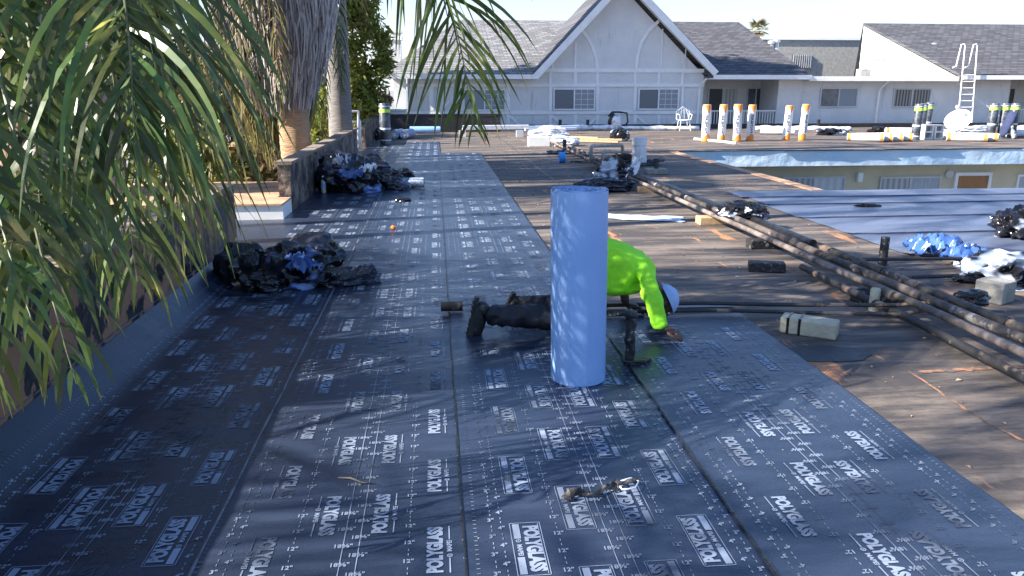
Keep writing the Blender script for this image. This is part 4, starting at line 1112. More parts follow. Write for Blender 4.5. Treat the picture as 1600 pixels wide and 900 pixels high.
# hair and cap
def shell(name, r, m, zc, xmax, amp=0.0, off=(0, 0, 0)):
    bm = bmesh.new(); bmesh.ops.create_uvsphere(bm, u_segments=36, v_segments=24, radius=1); vs = []; idx = {}; fs = []
    for v in bm.verts:
        p = Vector((v.co.x*r[0], v.co.y*r[1], v.co.z*r[2]))+Vector(off); p = p*(1+amp*mnoise.noise(p*30))
        vs.append(HM @ p + head)
    for f in bm.faces:
        cc = f.calc_center_median()
        if zc(Vector((cc.x*r[0], cc.y*r[1], cc.z*r[2]))): fs.append(tuple(x.index for x in f.verts))
    bm.free(); return MB().add(vs, fs).build(name, m, wk, smooth=True)
shell('hair', (.102, .081, .114), M_hair, lambda p: p.z > -.05 and p.x < .03 or p.z > .05, 0, .02)
cp = shell('cap', (.107, .087, .118), M_cap_cloth, lambda p: p.z > .048, 0, .05, (.0, 0, .004))
bandv = MB(); vs = []; fs = []
for i in range(36):
    a = 2*pi*i/36
    for dz, k in ((.036, .955), (.062, .90)):
        p = Vector((.113*cos(a)*k, .092*sin(a)*k, dz)); vs.append(HM @ p + head)
for i in range(36): j = (i+1) % 36; fs.append((2*i, 2*j, 2*j+1, 2*i+1))
bandv.add(vs, fs).build('band', M_cap_cloth, cp, smooth=True)
# shirt
bk = Vector((.72, 4.74, .46))
shv = [Vector((.86, 4.74, .40)), Vector((.96, 4.74, .435)), chest+Vector((-.03, 0, -.01)), AT(1015, 436, 4.74), sh, sh.lerp(el_, .5)+Vector((0, 0, .01)), el_, el_.lerp(wr, .55), el_.lerp(wr, .97),
       sh2, sh2.lerp(el2, .6), el2]
shirt = skin('shirt', shv, [(0, 1), (1, 2), (2, 3), (2, 4), (4, 5), (5, 6), (6, 7), (7, 8), (2, 9), (9, 10), (10, 11)],
             [(.155, .20), (.15, .205), (.14, .19), (.085, .10), .080, .060, .054, .047, .043, .08, .06, .05], M_shirt, wk, 3)
wrinkle(shirt, .018, 9, 1, (1, 1, .5)); wrinkle(shirt, .008, 20, 4, (.6, 1, 1))
# trousers
pv = [Vector((.88, 4.74, .38)), Vector((.86, 4.60, .30)), kn1, kn1.lerp(an1, .5)+Vector((0, 0, .02)), an1+Vector((-.03, 0, .004)), Vector((.86, 4.88, .30)), kn2, kn2.lerp(an2, .5), an2+Vector((-.03, 0, .004))]
pants = skin('trousers', pv, [(0, 1), (1, 2), (2, 3), (3, 4), (0, 5), (5, 6), (6, 7), (7, 8)], [.15, .115, .085, .078, .068, .115, .085, .074, .066], M_pants, wk, 3)
wrinkle(pants, .014, 13, 3); wrinkle(pants, .007, 26, 6)
def boot(an, toe, heel, nm='boot'):
    """boot standing on its toes: sole plate plus leather upper"""
    ax = (toe-heel); L = ax.length; X = ax.normalized(); Yv = Vector((0, 1, 0)); Yv = (Yv-X*Yv.dot(X)).normalized(); Z = X.cross(Yv)
    if Z.x < 0: Z = -Z
    M_ = Matrix((X, Yv, Z)).transposed()
    sec = [(-.01, .030, .0), (.03, .036, .0), (.10, .032, .0), (.17, .044, .0), (.235, .044, .0), (.275, .030, .0), (.288, .010, .0)]
    b = MB(); vs = []; fs = []
    for (x, w_, _) in sec:
        for (yy, zz) in ((-w_, 0), (-w_, .026), (w_, .026), (w_, 0)): vs.append(M_ @ Vector((x, yy, zz))+heel)
    for i in range(len(sec)-1):
        for j in range(4): fs.append((4*i+j, 4*i+(j+1) % 4, 4*i+4+(j+1) % 4, 4*i+4+j))
    fs += [(3, 2, 1, 0), tuple(len(vs)-4+j for j in range(4))]
    b.add(vs, fs)
    for k in range(9):
        x = .02+k*.029
        if k == 3: continue
        b.box(x, x+.016, -.034, .034, -.008, .0005, Matrix.Translation(heel) @ M_.to_4x4())
    up = skin(nm, [M_ @ Vector((.255, 0, .034))+heel, M_ @ Vector((.19, 0, .044))+heel, M_ @ Vector((.10, 0, .050))+heel, M_ @ Vector((.030, 0, .052))+heel, an], chain(5),
              [.044, .054, .058, .062, .064], M_boot, wk, 2)
    b.build('sole', M_boot, up)
t1 = AT(732, 520, 4.60); t1.z = .05; boot(an1, t1, AT(742, 466, 4.62))
t2 = AT(790, 514, 5.0); t2.z = .05; boot(an2, t2, AT(800, 458, 5.0))

# stained upright tool beside his arm
tl = thing('tamper', (1.03, 4.20, K), 'stained black upright hand tool between the blue roll and the worker\'s hand', 'tool')
b = MB(); vs = []; fs = []; n = 14
for i in range(22):
    z = .30*i/21; p = G(985, 566, K)
    for j in range(n):
        a = 2*pi*j/n; r = .028+.014*mnoise.noise(Vector((cos(a)*1.5, sin(a)*1.5, z*18)))+(.012 if i > 18 else 0)
        vs.append((p.x-.012*z/.3+r*cos(a), p.y+r*sin(a), K+z))
for i in range(21):
    for j in range(n): fs.append((i*n+j, i*n+(j+1) % n, (i+1)*n+(j+1) % n, (i+1)*n+j))
fs.append(tuple(21*n+j for j in range(n)))
b.add(vs, fs).build('shaft', M_blockD, tl, smooth=True)
MB().prism([(p.x-.05, p.y-.05), (p.x+.07, p.y-.06), (p.x+.12, p.y-.01), (p.x+.05, p.y+.05), (p.x-.04, p.y+.05)], K-.008, K+.028).build('foot', M_tar, tl, bevel=.006)
MB().tube([AT(950, 489, 4.3), AT(988, 488, 4.3)], .022, 10).build('handle', M_blockD, tl, smooth=True)

# ---------------- pipes
def pipe(name, pts, r, m, label, cat='pipe', group=None, n=12, wob=.01, seed=0, collars=()):
    P = [Vector(p) for p in pts]; Q = []
    for i in range(len(P)-1):
        k = max(2, int((P[i+1]-P[i]).length/.25))
        for j in range(k): Q.append(P[i].lerp(P[i+1], j/k))
    Q.append(P[-1])
    Q = [q+Vector((wob*mnoise.noise(Vector((q.y*.6, seed, q.x*.6))), wob*mnoise.noise(Vector((seed, q.x*.6, q.y*.6))), wob*.5*mnoise.noise(Vector((q.x, q.y, seed))))) for q in Q]
    base = Vector(((P[0].x+P[-1].x)/2, (P[0].y+P[-1].y)/2, 0))
    t = MB(); t.tube(Q, r, n)
    for c in collars:
        p = P[0].lerp(P[-1], c); d = (P[-1]-P[0]).normalized()*.05
        t.tube([p-d, p-d*.8, p+d*.8, p+d], r, n, rs=[r*1.25, r*1.4, r*1.4, r*1.25])
    o = t.build(name, m, smooth=True, loc=base); auto_smooth(o, 45)
    return tag(o, label, cat, group)
GP = 'long pipes running along the roof on blocks'
pipe('roof_pipe', [(3.12, .6, .13), (3.14, 4.6, .13), (3.10, 9, .13), (3.06, 14, .13), (3.1, 22, .12)], .026, M_pipeL, 'leftmost pinkish pipe of the long bundle crossing the roof', group=GP, seed=1, collars=(.2, .45, .7))
pipe('roof_pipe', [(3.30, .6, .14), (3.28, 4.6, .14), (3.24, 9, .14), (3.19, 14, .13), (3.22, 21, .12)], .031, M_rust, 'thick rusty middle pipe of the long bundle crossing the roof', group=GP, seed=2, collars=(.12, .3, .5, .8))
pipe('roof_pipe', [(3.46, 3.2, .12), (3.46, 6.6, .12)], .034, M_rust2, 'short dark tarred pipe right of the bundle near the wooden block', group=GP, seed=3, collars=(.3, .7))
pipe('roof_pipe', [(3.46, 6.7, .12), (3.40, 9, .12), (3.33, 12, .12)], .044, M_tar, 'thick black sleeved pipe right of the bundle, middle distance', group=GP, seed=4)
pipe('roof_pipe', [(3.32, 12.1, .12), (3.30, 16, .12), (3.3, 20, .12)], .032, M_pipeL, 'pinkish far pipe right of the bundle behind the crumpled film', group=GP, seed=5, collars=(.4,))
pipe('roof_pipe', [(2.98, .6, .06), (3.0, 3, .06), (3.04, 4.5, .06), (3.02, 6, .07)], .026, M_rust2, 'thin dark spotted pipe at the lower left of the bundle', group=GP, seed=6)
def brpipe(pts, r, m, label, seed=0):
    return pipe('branch_pipe', pts, r, m, label, 'pipe', None, 10, .012, seed)
brpipe([(.98, 4.98, .075), (1.8, 4.95, .08), (3.05, 4.70, .10), (3.4, 4.68, .12)], .014, M_rust2, 'thin upper black pipe running left from the bundle past the worker', 1)
brpipe([(1.06, 4.90, .05), (1.9, 4.87, .05), (3.0, 4.60, .07), (3.3, 4.6, .10)], .013, M_rust2, 'thin lower black pipe running left from the bundle past the worker', 2)
p = AT(1322, 410, 6.2)
q = [AT(1322, 412, 6.0), AT(1330, 406, 6.02), AT(1430, 405, 6.05), AT(1520, 404, 6.08), AT(1531, 407, 6.1), AT(1532, 420, 6.1)]
brpipe([(3.42, 5.8, .13)]+q, .015, M_rust2, 'raised rusty pipe bending left over the blue film', 3)
q = [AT(1402, 434, 5.6), AT(1500, 431, 5.65), AT(1588, 425, 5.7), AT(1594, 432, 5.7)]
brpipe([(3.55, 5.45, .11)]+q, .016, M_rust2, 'lower rusty pipe reaching right towards the grey block', 4)
# bundle strap/knot where pipes meet
crumple('wire_tangle', (3.62, 4.74, .12), (.12, .09, .06), 21, M_tar, flat=.08)
tag(bpy.data.objects['wire_tangle'], 'black tarred lump wrapped on the pipes where the branch pipes meet', 'lump')
for (x0, y0, x1, y1, h_, m, lb, rz) in (
    (2.98, 8.42, 3.32, 8.60, .09, M_lumber, 'wooden block under the pipes beside the crumpled film, farther one', 0),
    (3.02, 7.05, 3.46, 7.20, .085, M_blockD, 'dark tarred block under the pipes, second from the front', 0),
    (3.02, 5.07, 3.50, 5.22, .085, M_blockD, 'dark stained block under the rusty pipes near the bundle knot', 0),
    (3.02, 11.3, 3.42, 11.45, .08, M_lumber, 'weathered wooden block under the far pipes', 0)):
    o = MB().box(x0, x1, y0, y1, 0, h_).build('support_block', m, loc=((x0+x1)/2, (y0+y1)/2, 0), bevel=.008)
    tag(o, lb, 'block', 'blocks under the pipes')
pc = AT(1360, 462, 5.0)
o = MB().lathe([(.001, 0), (.034, 0), (.034, .15), (.028, .16), (.001, .16)], (3.04, 4.93, 0), 14).build('post_stub', M_block, smooth=True, loc=(3.04, 4.93, 0)); auto_smooth(o)
tag(o, 'short round wooden stub beside the dark stained block', 'stub')
# vertical vents
def stub(name, c, r, h, m, label, flange=None):
    t = thing(name, c, label, 'vent pipe')
    MB().tube([c, Vector(c)+Vector((0, 0, h))], r, 16).build('pipe', m, t, smooth=True)
    auto_smooth(t.children[0])
    if flange: MB().box(c[0]-flange, c[0]+flange, c[1]-flange, c[1]+flange, .001, .012).build('flashing', M_blockG, t)
    return t
c = G(1378, 418); stub('vent_pipe', (c.x, c.y, 0), .037, .27, M_blockD, 'upright black spotted vent pipe left of the blue film')
c = G(1025, 271); t = stub('vent_pipe', (c.x, c.y, 0), .04, .27, M_rust2, 'small rusty vent stub on a grey base right of the far pipes')
MB().box(c.x-.19, c.x+.19, c.y-.14, c.y+.14, .0, .09).build('base', M_blockG, t, bevel=.01)
c = G(998, 258); t = thing('vent_stack', (c.x, c.y, 0), 'white wrapped flue pipe with square cap on a dark upturned collar', 'vent')
o = MB().lathe([(.001, 0), (.16, 0), (.155, .1), (.145, .2), (.15, .22), (.14, .3), (.145, .33), (.13, .42), (.12, .44)], c, 24).build('pipe', M_pvc, t, smooth=True)
o = MB().lathe([(.125, .40), (.155, .40), (.155, .56), (.12, .565), (.12, .44)], c, 24).build('cap', M_wpaint, t, smooth=True); auto_smooth(o)
flap('collar', (c.x+.05, c.y, 0), .85, .5, .07, 31, M_tar, t, lift=.01, curl=.10)
# gas piping frames
t = thing('gas_pipe_frame', (3.6, 15.6, 0), 'pair of grey bent pipes standing over the bundle beside the white flue', 'pipes')
def bent(p0, p1, h, r): 
    P0, P1 = Vector(p0), Vector(p1); U = Vector((0, 0, h)); q = .07; d = (P1-P0).normalized()*q
    return [P0, P0+U-Vector((0, 0, q)), P0+U-Vector((0, 0, q*.3))+d*.3, P0+U+d, P1+U-d, P1+U-Vector((0, 0, q*.3))-d*.3, P1+U-Vector((0, 0, q)), P1]
a0 = G(923, 254, .1); a1 = G(972, 250, .0)
MB().tube(bent(a0, (a1.x, a1.y, 0), .32, .03), .034, 12).build('pipe', M_conc, t, smooth=True)
a0 = G(942, 258, .1); a1 = G(963, 258, .0)
MB().tube(bent(a0, (a1.x, a1.y, 0), .26, .03), .036, 12).build('pipe', M_conc, t, smooth=True)
crumple('valve', (a1.x+.12, a1.y, .12), (.22, .08, .10), 41, M_tar, t, sub=4, flat=.03, ridge=.9)
b = MB()
for (dx, dz, ang) in ((.0, .06, .5), (.15, .2, -.6), (.3, .15, .3)):
    q = Vector((a1.x+dx, a1.y, dz)); b.tube([q, q+Vector((cos(ang)*.25, 0, sin(ang)*.25))], .022, 8)
b.build('valve_handle', M_tar, t)

# ---------------- blocks
def block(name, c, dims, rz, m, label, bev=.012):
    M_ = Matrix.Translation((c.x, c.y, 0)) @ Matrix.Rotation(rz, 4, 'Z'); w_, l, h = dims
    b = MB(); n = 6
    o = b.box(-w_/2, w_/2, -l/2, l/2, 0.0, h, M_).build(name, m, loc=(c.x, c.y, 0), bevel=bev)
    return tag(o, label, 'block')
c = G(1197, 424); block('concrete_block', c, (.30, .12, .085), -.30, M_blockD, 'black tar spattered block lying alone left of the pipes')
c = G(1262, 524)+Vector((.02, .03, 0)); tb_ = block('wooden_block', c, (.34, .14, .105), -.62, M_block, 'pale yellowish block with two dark bands beside a dark patch')
M_ = Matrix.Translation((c.x, c.y, 0)) @ Matrix.Rotation(-.62, 4, 'Z')
for x in (-.12, -.05): MB().box(x-.008, x+.008, -.0715, .0715, .002, .107, M_).build('band', M_tar, tb_)
c = G(1552, 470); block('concrete_block', c, (.20, .20, .16), .5, M_blockG, 'grey concrete block at right edge below the crumpled white film')
# dark rounded patch laid on the roof
c = G(1290, 553); vs = [(c.x, c.y, .0045)]; n = 40
for j in range(n):
    a = 2*pi*j/n; r = 1+.18*mnoise.noise(Vector((cos(a)*2, sin(a)*2, 3))); vs.append((c.x+.27*r*cos(a), c.y+.14*r*sin(a), .004))
M_patch = mat('patch_black', (0.012, 0.012, 0.015), 0.55, (0.03, 0.03, 0.035), 9, bump=0.25, bscale=25)
tag(MB().add(vs, [(0, 1+j, 1+(j+1) % n) for j in range(n)]).build('dark_patch', M_patch, loc=c), 'dark rounded patch on the brown roof below the yellowish block', 'puddle')

# ---------------- heaps of plastic
h = thing('plastic_heap', (-1.15, 6.05, 0), 'heap of black and blue plastic on the left seam, nearer of the two heaps', 'plastic heap')
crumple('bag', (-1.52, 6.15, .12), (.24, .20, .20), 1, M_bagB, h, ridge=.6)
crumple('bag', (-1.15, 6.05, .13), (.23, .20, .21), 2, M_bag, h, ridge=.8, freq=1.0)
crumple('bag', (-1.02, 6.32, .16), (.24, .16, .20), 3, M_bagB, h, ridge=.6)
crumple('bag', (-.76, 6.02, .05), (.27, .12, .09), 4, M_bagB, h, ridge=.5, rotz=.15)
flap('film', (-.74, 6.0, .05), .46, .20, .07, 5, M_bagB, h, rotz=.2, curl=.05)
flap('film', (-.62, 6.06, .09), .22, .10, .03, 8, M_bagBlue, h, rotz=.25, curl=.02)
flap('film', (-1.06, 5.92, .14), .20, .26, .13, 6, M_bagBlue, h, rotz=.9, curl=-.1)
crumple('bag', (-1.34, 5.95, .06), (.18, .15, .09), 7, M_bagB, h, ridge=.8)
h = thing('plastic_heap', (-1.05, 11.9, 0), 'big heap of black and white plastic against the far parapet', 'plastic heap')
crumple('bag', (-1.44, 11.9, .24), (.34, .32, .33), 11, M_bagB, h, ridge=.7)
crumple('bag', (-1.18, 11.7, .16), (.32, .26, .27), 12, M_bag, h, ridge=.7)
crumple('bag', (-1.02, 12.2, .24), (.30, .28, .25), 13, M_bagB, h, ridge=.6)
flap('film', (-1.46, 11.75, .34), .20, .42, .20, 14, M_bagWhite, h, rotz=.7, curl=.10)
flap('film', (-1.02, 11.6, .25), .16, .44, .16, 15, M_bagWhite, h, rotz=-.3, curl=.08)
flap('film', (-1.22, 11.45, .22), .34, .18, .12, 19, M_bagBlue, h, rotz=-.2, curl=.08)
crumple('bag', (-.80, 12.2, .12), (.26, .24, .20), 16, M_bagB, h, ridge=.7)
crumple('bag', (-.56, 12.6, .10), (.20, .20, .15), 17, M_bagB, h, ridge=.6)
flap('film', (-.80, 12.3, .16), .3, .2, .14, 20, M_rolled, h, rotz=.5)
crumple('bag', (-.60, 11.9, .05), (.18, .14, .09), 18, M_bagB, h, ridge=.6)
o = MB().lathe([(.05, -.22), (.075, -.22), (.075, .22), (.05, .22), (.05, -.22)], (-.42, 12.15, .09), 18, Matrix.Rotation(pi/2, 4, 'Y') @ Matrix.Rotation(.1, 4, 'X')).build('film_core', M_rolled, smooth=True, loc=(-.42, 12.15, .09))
auto_smooth(o); tag(o, 'pale blue roll end sticking out of the big far heap', 'roll')
o = tag(MB().box(-.3, .3, -.03, .03, 0, .035, Matrix.Translation((-.72, 13.6, .03)) @ Matrix.Rotation(.15, 4, 'Z')).build('wooden_plank', M_lumber, loc=(-.72, 13.6, .02)), 'short brown plank behind the big far heap', 'plank')
c = G(504, 303); t = thing('water_bottle', (c.x+.02, c.y, .01), 'small clear water bottle with blue label at the foot of the big heap', 'bottle')
M_bot = mat('bottle_plastic', (0.35, 0.45, 0.35), 0.15, (0.5, 0.55, 0.4), 8, spec=.8)
MB().lathe([(.001, 0), (.034, 0), (.036, .02), (.036, .15), (.03, .19), (.014, .225), (.014, .24)], (c.x+.02, c.y, .01), 16).build('bottle', M_bot, t, smooth=True)
MB().lathe([(.037, .09), (.037, .15)], (c.x+.02, c.y, .01), 16).build('label', M_roll, t, smooth=True)
MB().lathe([(.001, .258), (.016, .258), (.016, .24)], (c.x+.02, c.y, .01), 12).build('cap', M_wpaint, t)
h = thing('plastic_heap', (2.5, 11.4, 0), 'torn black and white film against the pipes behind the blue roll', 'plastic heap')
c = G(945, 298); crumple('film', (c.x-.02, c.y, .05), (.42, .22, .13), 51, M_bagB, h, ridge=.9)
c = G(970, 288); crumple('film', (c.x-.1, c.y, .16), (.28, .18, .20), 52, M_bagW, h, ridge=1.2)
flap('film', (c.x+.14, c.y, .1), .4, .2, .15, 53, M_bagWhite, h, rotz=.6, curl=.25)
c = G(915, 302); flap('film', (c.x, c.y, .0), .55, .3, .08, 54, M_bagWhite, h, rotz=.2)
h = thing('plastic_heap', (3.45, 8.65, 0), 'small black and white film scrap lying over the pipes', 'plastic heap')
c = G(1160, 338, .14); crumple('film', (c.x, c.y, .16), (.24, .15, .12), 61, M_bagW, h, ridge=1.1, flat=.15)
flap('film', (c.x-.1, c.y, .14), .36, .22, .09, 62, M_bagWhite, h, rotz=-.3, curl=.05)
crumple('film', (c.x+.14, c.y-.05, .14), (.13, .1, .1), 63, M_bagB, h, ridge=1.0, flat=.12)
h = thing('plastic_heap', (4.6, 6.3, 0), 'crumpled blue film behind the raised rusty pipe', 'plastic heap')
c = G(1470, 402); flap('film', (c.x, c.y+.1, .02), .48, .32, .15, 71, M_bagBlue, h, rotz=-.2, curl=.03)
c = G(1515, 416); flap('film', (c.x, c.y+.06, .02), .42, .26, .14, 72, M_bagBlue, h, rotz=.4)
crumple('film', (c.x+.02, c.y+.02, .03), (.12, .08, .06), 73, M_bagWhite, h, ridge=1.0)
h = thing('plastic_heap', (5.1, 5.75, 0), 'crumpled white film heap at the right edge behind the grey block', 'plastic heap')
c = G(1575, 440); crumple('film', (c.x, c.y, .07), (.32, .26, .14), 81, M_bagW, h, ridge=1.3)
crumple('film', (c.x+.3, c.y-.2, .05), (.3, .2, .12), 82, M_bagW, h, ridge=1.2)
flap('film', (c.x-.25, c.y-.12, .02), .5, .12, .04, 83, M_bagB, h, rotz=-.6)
h = thing('plastic_bag', (6.0, 7.2, 0), 'black and white bag on the blue grey membrane at the right edge', 'bag')
c = G(1585, 372); crumple('bag', (c.x+.03, c.y, .13), (.24, .2, .19), 91, M_bagW, h, ridge=1.0)
# debris on the near sheets
h = thing('torn_strip', (.6, 2.62, K), 'twisted torn tar and film strip lying on printed lettering in the foreground', 'scrap')
P = [G(878, 782, K), G(905, 776, K), G(930, 776, K), G(950, 768, K), G(970, 760, K), G(996, 756, K)]
vs = []; fs = []; n = 60
for i in range(n+1):
    q = i/n*5; k = min(int(q), 4); p = P[k].lerp(P[k+1], q-k)
    tw = 1.5*sin(i*.13)+1.0*mnoise.noise(Vector((i*.15, 2, 2))); wd = (.018+.010*sin(i*.21)+.006*(1 if i < 14 else 0))*min(1, .25+i/9)*(1+.5*mnoise.noise(Vector((i*.9, 3, 3))))
    d = Vector((-.2*cos(tw), cos(tw), abs(sin(tw))*.8))
    zz = .012+.018*abs(mnoise.noise(Vector((i*.12, 0, 1))))
    for s in (-1, -.3, .3, 1):
        w_ = p+d*wd*s; w_.z = max(K+.004, K+zz+d.z*wd*s*.9+.004*mnoise.noise(Vector((i*.5, s*3, 0)))); vs.append(w_)
for i in range(n):
    for j in range(3): a = i*4+j; fs.append((a, a+4, a+5, a+1))
M_strip = mat('tar_strip', (0.02, 0.018, 0.017), 0.5, (0.16, 0.14, 0.12), 14, 0.52, 0.62, bump=.6, bscale=40, col3=(0.55, 0.62, 0.75), n3=7, l3=.60, h3=.63)
o = MB().add(vs, fs).build('strip', M_strip, h); md = o.modifiers.new('s', 'SOLIDIFY'); md.thickness = .003; o.data.polygons.foreach_set('use_smooth', [True]*len(o.data.polygons))
t = [G(966, 758, K), G(985, 752, K), G(998, 757, K), G(992, 768, K), G(972, 770, K), G(966, 762, K)]
MB().tube([q+Vector((0, 0, .014)) for q in t], .0035, 6).build('loop', M_bagWhite, h, smooth=True)
t = [G(528, 749, .012), G(548, 752, .012), G(566, 757, .012), G(588, 760, .012)]
o = MB().tube([q+Vector((0, 0, .008+.006*(i % 2))) for i, q in enumerate(t)], .004, 6, rs=[.002, .005, .004, .0015]).build('twig', M_rust, smooth=True, loc=t[1])
tag(o, 'thin dry twig lying on the left membrane sheets', 'twig')
c = G(706, 486, K); t = thing('roll_core', (c.x, c.y, K), 'small dark roll core lying at the seam left of the boots', 'roll core')
MB().lathe([(.018, -.075), (.034, -.075), (.034, .075), (.018, .075), (.018, -.075)], (c.x, c.y, K+.034), 18, Matrix.Rotation(pi/2, 4, 'Y')).build('core', M_boot, t, smooth=True); auto_smooth(t.children[0])
MB().prism([(c.x+.06, c.y-.02), (c.x+.14, c.y+.0), (c.x+.06, c.y+.03)], K+.04, K+.045).build('flap', M_tar, t)
c = G(1005, 341); a_ = G(950, 337); b_ = G(1062, 346)
flap_o = flap('film_strip', ((a_.x+b_.x)/2, (a_.y+b_.y)/2, .0), .95, .34, .015, 101, mat('silver_blue_film', (0.42, 0.52, 0.66), .4, (0.5, 0.6, 0.74), 3), None, rotz=-.36, lift=.01)
tag(flap_o, 'flat silvery blue strip lying on brown roof right of the blue roll top', 'film strip')
c = G(1118, 486); tag(MB().box(-.3, .3, -.04, .04, .0, .006, Matrix.Translation((1.75, 5.08, .02)) @ Matrix.Rotation(-.03, 4, 'Z')).build('membrane_scrap', M_mem, loc=(1.75, 5.08, .02)), 'thin dark membrane offcut lying behind the thin pipes', 'scrap')
c = G(878, 254); t = thing('tape_roll', (c.x, c.y, 0), 'small bright blue tape roll on the brown roof left of the far pipes', 'tape')
M_tape = mat('blue_tape', (0.05, 0.35, 0.85), .4, (0.04, 0.3, 0.8), 4)
MB().lathe([(.05, -.06), (.11, -.06), (.11, .06), (.05, .06), (.05, -.06)], (c.x, c.y, .11), 20, Matrix.Rotation(pi/2, 4, 'Y')).build('tape', M_tape, t)
MB().box(c.x+.18, c.x+.5, c.y-.03, c.y+.03, .001, .03).build('knife', M_rust2, t)
c = G(615, 360); o = crumple('orange_peel', (c.x, c.y, .035), (.03, .02, .02), 111, M_orange, sub=3, ridge=1.0, flat=.012); tag(o, 'small orange scrap on the membrane beyond the nearer heap', 'scrap')
# blotches of scrap on far sheet
c = G(630, 316); o = crumple('film_scrap', (c.x, c.y, .03), (.10, .06, .03), 112, M_bagW, sub=4, ridge=1.0, flat=.01); tag(o, 'small grey film scrap on the far left membrane', 'scrap')
c = G(1355, 324); o = crumple('tar_scrap', (c.x, c.y, .02), (.16, .05, .03), 113, M_tar, sub=4, ridge=1.0, flat=.01); tag(o, 'small black scrap in the middle of the blue grey membrane', 'scrap')

# ---------------- far rolls
def wrap_text(b, s, c, r, z0, size, ang, axis=None):
    v, f = text2d(s, size, .004, 1)
    vs = []
    for x, y in v:
        a = ang+y/r; vs.append((c[0]+(r+.004)*cos(a), c[1]+(r+.004)*sin(a), c[2]+z0+x))
    b.add(vs, [tuple(q) for q in f])
def orange_roll(c, label, seed, lean=0.0, word=True, group='orange and white rolls standing at the far roof edge'):
    rnd = random.Random(seed); r = .118*rnd.uniform(.95, 1.05); H = 1.05*rnd.uniform(.97, 1.02); lean += rnd.uniform(-.03, .02)
    t = thing('wrapped_roll', c, label, 'roll', group)
    n = 32; nz = 40; vs = []; fs = []; mi = []
    b = MB(); ph = rnd.uniform(-.3, .3)
    def P(i, j):
        a = 2*pi*i/n; z = H*j/nz; rr = r*(1+.03*mnoise.noise(Vector((cos(a)*2, sin(a)*2, z*5+seed)))); rr *= (1 if 0 < j < nz else .93)
        return (c[0]+rr*cos(a)+lean*z, c[1]+rr*sin(a), c[2]+z)
    vs = [P(i, j) for j in range(nz+1) for i in range(n)]
    for j in range(nz):
        for i in range(n):
            a = 2*pi*(i+.5)/n; z = H*(j+.5)/nz
            front = (a-(1.5*pi)+ph)
            k = abs(((front+pi) % (2*pi))-pi)
            orange = z > .80+k*.22 or z < .24-k*.12 or (z > H-.05)
            b.m = 1 if orange else 0
            q = [j*n+i, j*n+(i+1) % n, (j+1)*n+(i+1) % n, (j+1)*n+i]
            fs.append(tuple(q)); mi.append(b.m)
    o0 = len(b.v); b.v.extend(vs); b.f.extend(fs); b.mi.extend(mi)
    b.f.append(tuple(nz*n+i for i in range(n))); b.mi.append(0)
    o = b.build('wrap', [M_pvc, M_orange], t, smooth=True); auto_smooth(o, 50)
    if word:
        tb = MB(); wrap_text(tb, 'POLYGLASS', (c[0]+lean*.5, c[1], c[2]), r*1.03, .50, .10, 1.5*pi-.25+ph); tb.build('lettering', M_txt, t)
    return t
def black_roll(c, label, seed, H=1.06, r=.125, group='black rolls standing on the far roof'):
    t = thing('black_roll', c, label, 'roll', group)
    b = MB(); b.lathe([(.03, H), (r*.93, H+.004), (r, H-.01), (r, 0), (.001, 0)], c, 28); o = b.build('wrap', M_blackroll, t, smooth=True); auto_smooth(o)
    for z0, z1, m in ((.40, .45, M_pvc), (.86, .95, M_lime), (.10, .13, M_pvc), (H-.08, H-.06, M_pvc)):
        MB().lathe([(r+.003, z0), (r+.003, z1)], c, 28).build('band', m, t, smooth=True)
    return t
labs = ['orange and white standing roll, first from the left in the far row', 'orange and white standing roll, second from the left in the far row', 'orange and white standing roll, third from the left in the far row',
        'orange and white standing roll, fourth from the left in the far row', 'leaning white roll left of the last one in the far row', 'last white roll of the far row with orange ends']
for i, (px, py, ln) in enumerate(((1102, 221, 0), (1126, 221, .02), (1151, 221, 0), (1171, 220, .03), (1228, 219, .04), (1252, 219, .05))):
    c = G(px, py); c.y = max(c.y, 21.3); orange_roll((c.x, c.y, 0), labs[i], i, ln)
for i, (px, py, lb) in enumerate(((1433, 219, 'black roll with lime band standing left of the cinder blocks, front one'), (1440, 217, 'black roll with lime band standing behind the front one left of cinder blocks'), (1449, 212, 'black roll with lime band standing farthest back left of cinder blocks'),
                                  (1550, 216, 'black roll with lime band, left one of three near the right edge'), (1567, 216, 'black roll with lime band, middle one of three near the right edge'), (1583, 215, 'black roll draped with navy cloth near the right edge'))):
    c = G(px, py); black_roll((c.x, c.y+.1, 0), lb, i)
c = G(603, 226); black_roll((c.x, c.y, .012), 'single black roll with pale bands standing beside the far left parapet', 9, H=1.1, r=.15, group='black rolls standing on the far roof')
c = G(596, 221); crumple('bucket_bag', (c.x-.12, c.y+.4, .15), (.12, .12, .2), 121, M_bag, sub=4, ridge=.6); tag(bpy.data.objects['bucket_bag'], 'small dark blue bag beside the single black roll', 'bag')
# navy cloth
c = G(1577, 216); t = thing('jacket', (c.x, c.y-.15, 0), 'navy jacket and grey trousers hung over the rightmost black roll', 'clothes')
o = skin('jacket', [AT(1584, 174, c.y-.1), AT(1578, 186, c.y-.18), AT(1571, 200, c.y-.2), AT(1566, 214, c.y-.2)], chain(4), [(.14, .06), (.17, .07), (.15, .07), (.10, .06)], mat('navy_cloth', (0.015, 0.025, 0.07), .9, (0.03, 0.04, 0.1), 6, bump=.5), t, 2); wrinkle(o, .02, 6)
o = skin('trousers', [AT(1580, 196, c.y-.3), AT(1583, 208, c.y-.3), AT(1585, 217, c.y-.35)], chain(3), [.07, .08, .07], mat('grey_cloth', (0.35, 0.38, 0.38), .9, (0.25, 0.28, 0.3), 6, bump=.5), t, 2); wrinkle(o, .02, 8)
